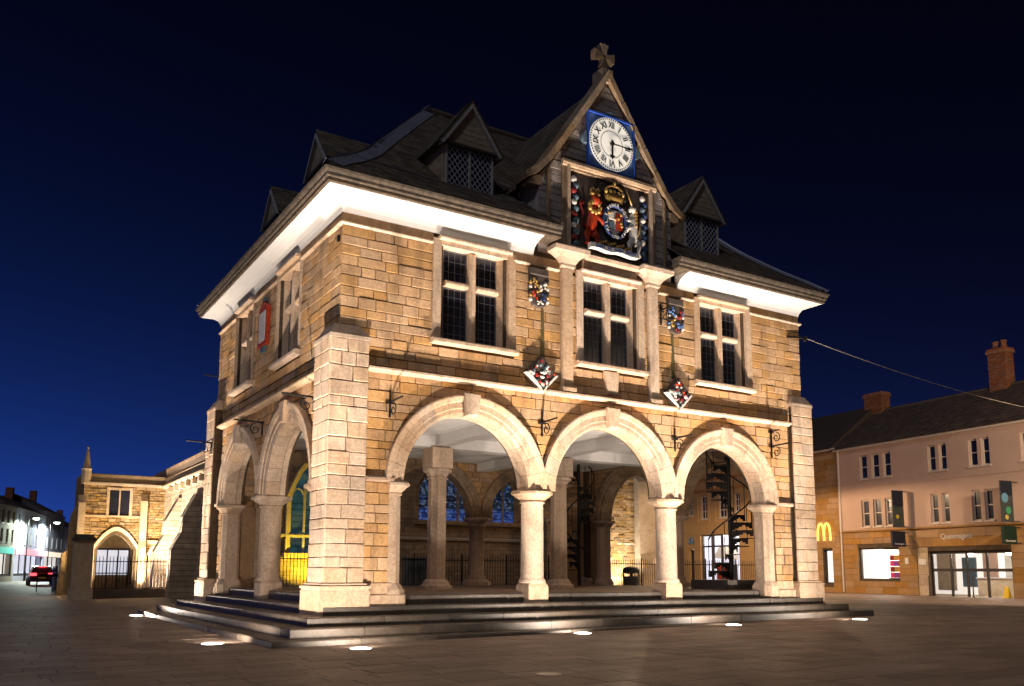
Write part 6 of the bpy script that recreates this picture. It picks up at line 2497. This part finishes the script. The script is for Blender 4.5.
# car with red tail lights
def tail_car(cx, cy, label):
    t_ = thing('parked_car', label, 'car', (cx, cy, -0.08))
    M_CAR = mat('car_paint', (0.06, 0.012, 0.016), 0.3, var=0.1, spec=0.6)

    def sec(y, w, z0, z1): return [(cx - w, y, z0), (cx + w, y, z0), (cx + w * 0.98, y, z0 + (z1 - z0) * 0.6), (cx + w * 0.9, y, z1), (cx - w * 0.9, y, z1), (cx - w * 0.98, y, z0 + (z1 - z0) * 0.6)]
    b = MB()
    b.loft([sec(cy, 0.78, 0.35, 0.85), sec(cy + 0.15, 0.86, 0.25, 0.95), sec(cy + 1.2, 0.88, 0.22, 0.95), sec(cy + 3.0, 0.88, 0.22, 0.92), sec(cy + 4.0, 0.80, 0.28, 0.78)])
    b.build('body', M_CAR, t_, smooth=False)
    b = MB()
    b.loft([sec(cy + 0.2, 0.80, 0.94, 1.0), sec(cy + 0.6, 0.70, 0.94, 1.42), sec(cy + 1.9, 0.70, 0.94, 1.46), sec(cy + 2.9, 0.78, 0.92, 0.96)])
    cb = b.build('cabin', M_CAR, t_)
    b = MB()
    b.add([(cx - 0.62, cy + 0.235, 1.03), (cx + 0.62, cy + 0.235, 1.03), (cx + 0.55, cy + 0.55, 1.35), (cx - 0.55, cy + 0.55, 1.35), (cx - 0.62, cy + 0.26, 1.03), (cx + 0.62, cy + 0.26, 1.03), (cx + 0.55, cy + 0.575, 1.35), (cx - 0.55, cy + 0.575, 1.35)], [(0, 1, 2, 3), (7, 6, 5, 4), (0, 4, 5, 1), (2, 6, 7, 3)])
    b.build('rear_window', M_GLASS, cb)
    for s in (-1, 1):
        MB().box(cx + s * 0.62 - 0.22, cx + s * 0.62 + 0.22, cy - 0.04, cy + 0.06, 0.72, 0.92).build('tail_light', M_TAIL, t_)
        for dy in (0.8, 3.2):
            b = MB()
            b.tube([(cx + s * 0.76, cy + dy, 0.24), (cx + s * 0.92, cy + dy, 0.24)], 0.31, 16)
            wv = b.build('wheel', M_BLACK, t_)
            b = MB()
            b.tube([(cx + s * 0.90, cy + dy, 0.24), (cx + s * 0.94, cy + dy, 0.24)], 0.19, 12)
            b.build('rim', M_STEEL, wv)
    MB().box(cx - 0.3, cx + 0.3, cy + 0.5, cy + 0.58, 1.40, 1.45).build('brake_light', M_TAIL, t_)
    MB().box(cx - 0.26, cx + 0.26, cy - 0.02, cy + 0.05, 0.50, 0.61).build('number_plate', M_YEL, t_)


tail_car(-7.6, 62, 'dark red car with glowing red tail lights in the far left street')
MB().add([(-40, 52, -0.092), (14, 52, -0.092), (14, 400, -0.092), (-40, 400, -0.092)], [(0, 1, 2, 3)]).build('road', mat('asphalt', (0.05, 0.047, 0.045), 0.75, var=0.3, scale=3, bump=0.3), kind='structure')

# overhead cables
M_CABLE = mat('grey_cable', (0.30, 0.25, 0.22), 0.6, var=0.1)


def cable(p, q_, sag, label):
    pts = []
    for i in range(17):
        t_ = i / 16
        v = Vector(p).lerp(Vector(q_), t_)
        v.z -= sag * 4 * t_ * (1 - t_)
        pts.append(v)
    tag(MB().tube(pts, 0.011, 5).build('overhead_cable', M_CABLE), label, 'cable', 'cables strung over the square')


cable((7.06, -0.06, 7.84), RB(13.1, 7.97, 0.05), 0.25, 'thin cable from the market hall corner to the rendered building')
cable((24.0, -9.0, 16.5), RB(13.3, 8.9, 0.1), 0.3, 'upper thin cable crossing the sky above the chimney')
print('objects', len(bpy.data.objects), 'tris', sum(len(o.data.polygons) for o in bpy.data.objects if o.type == 'MESH'))
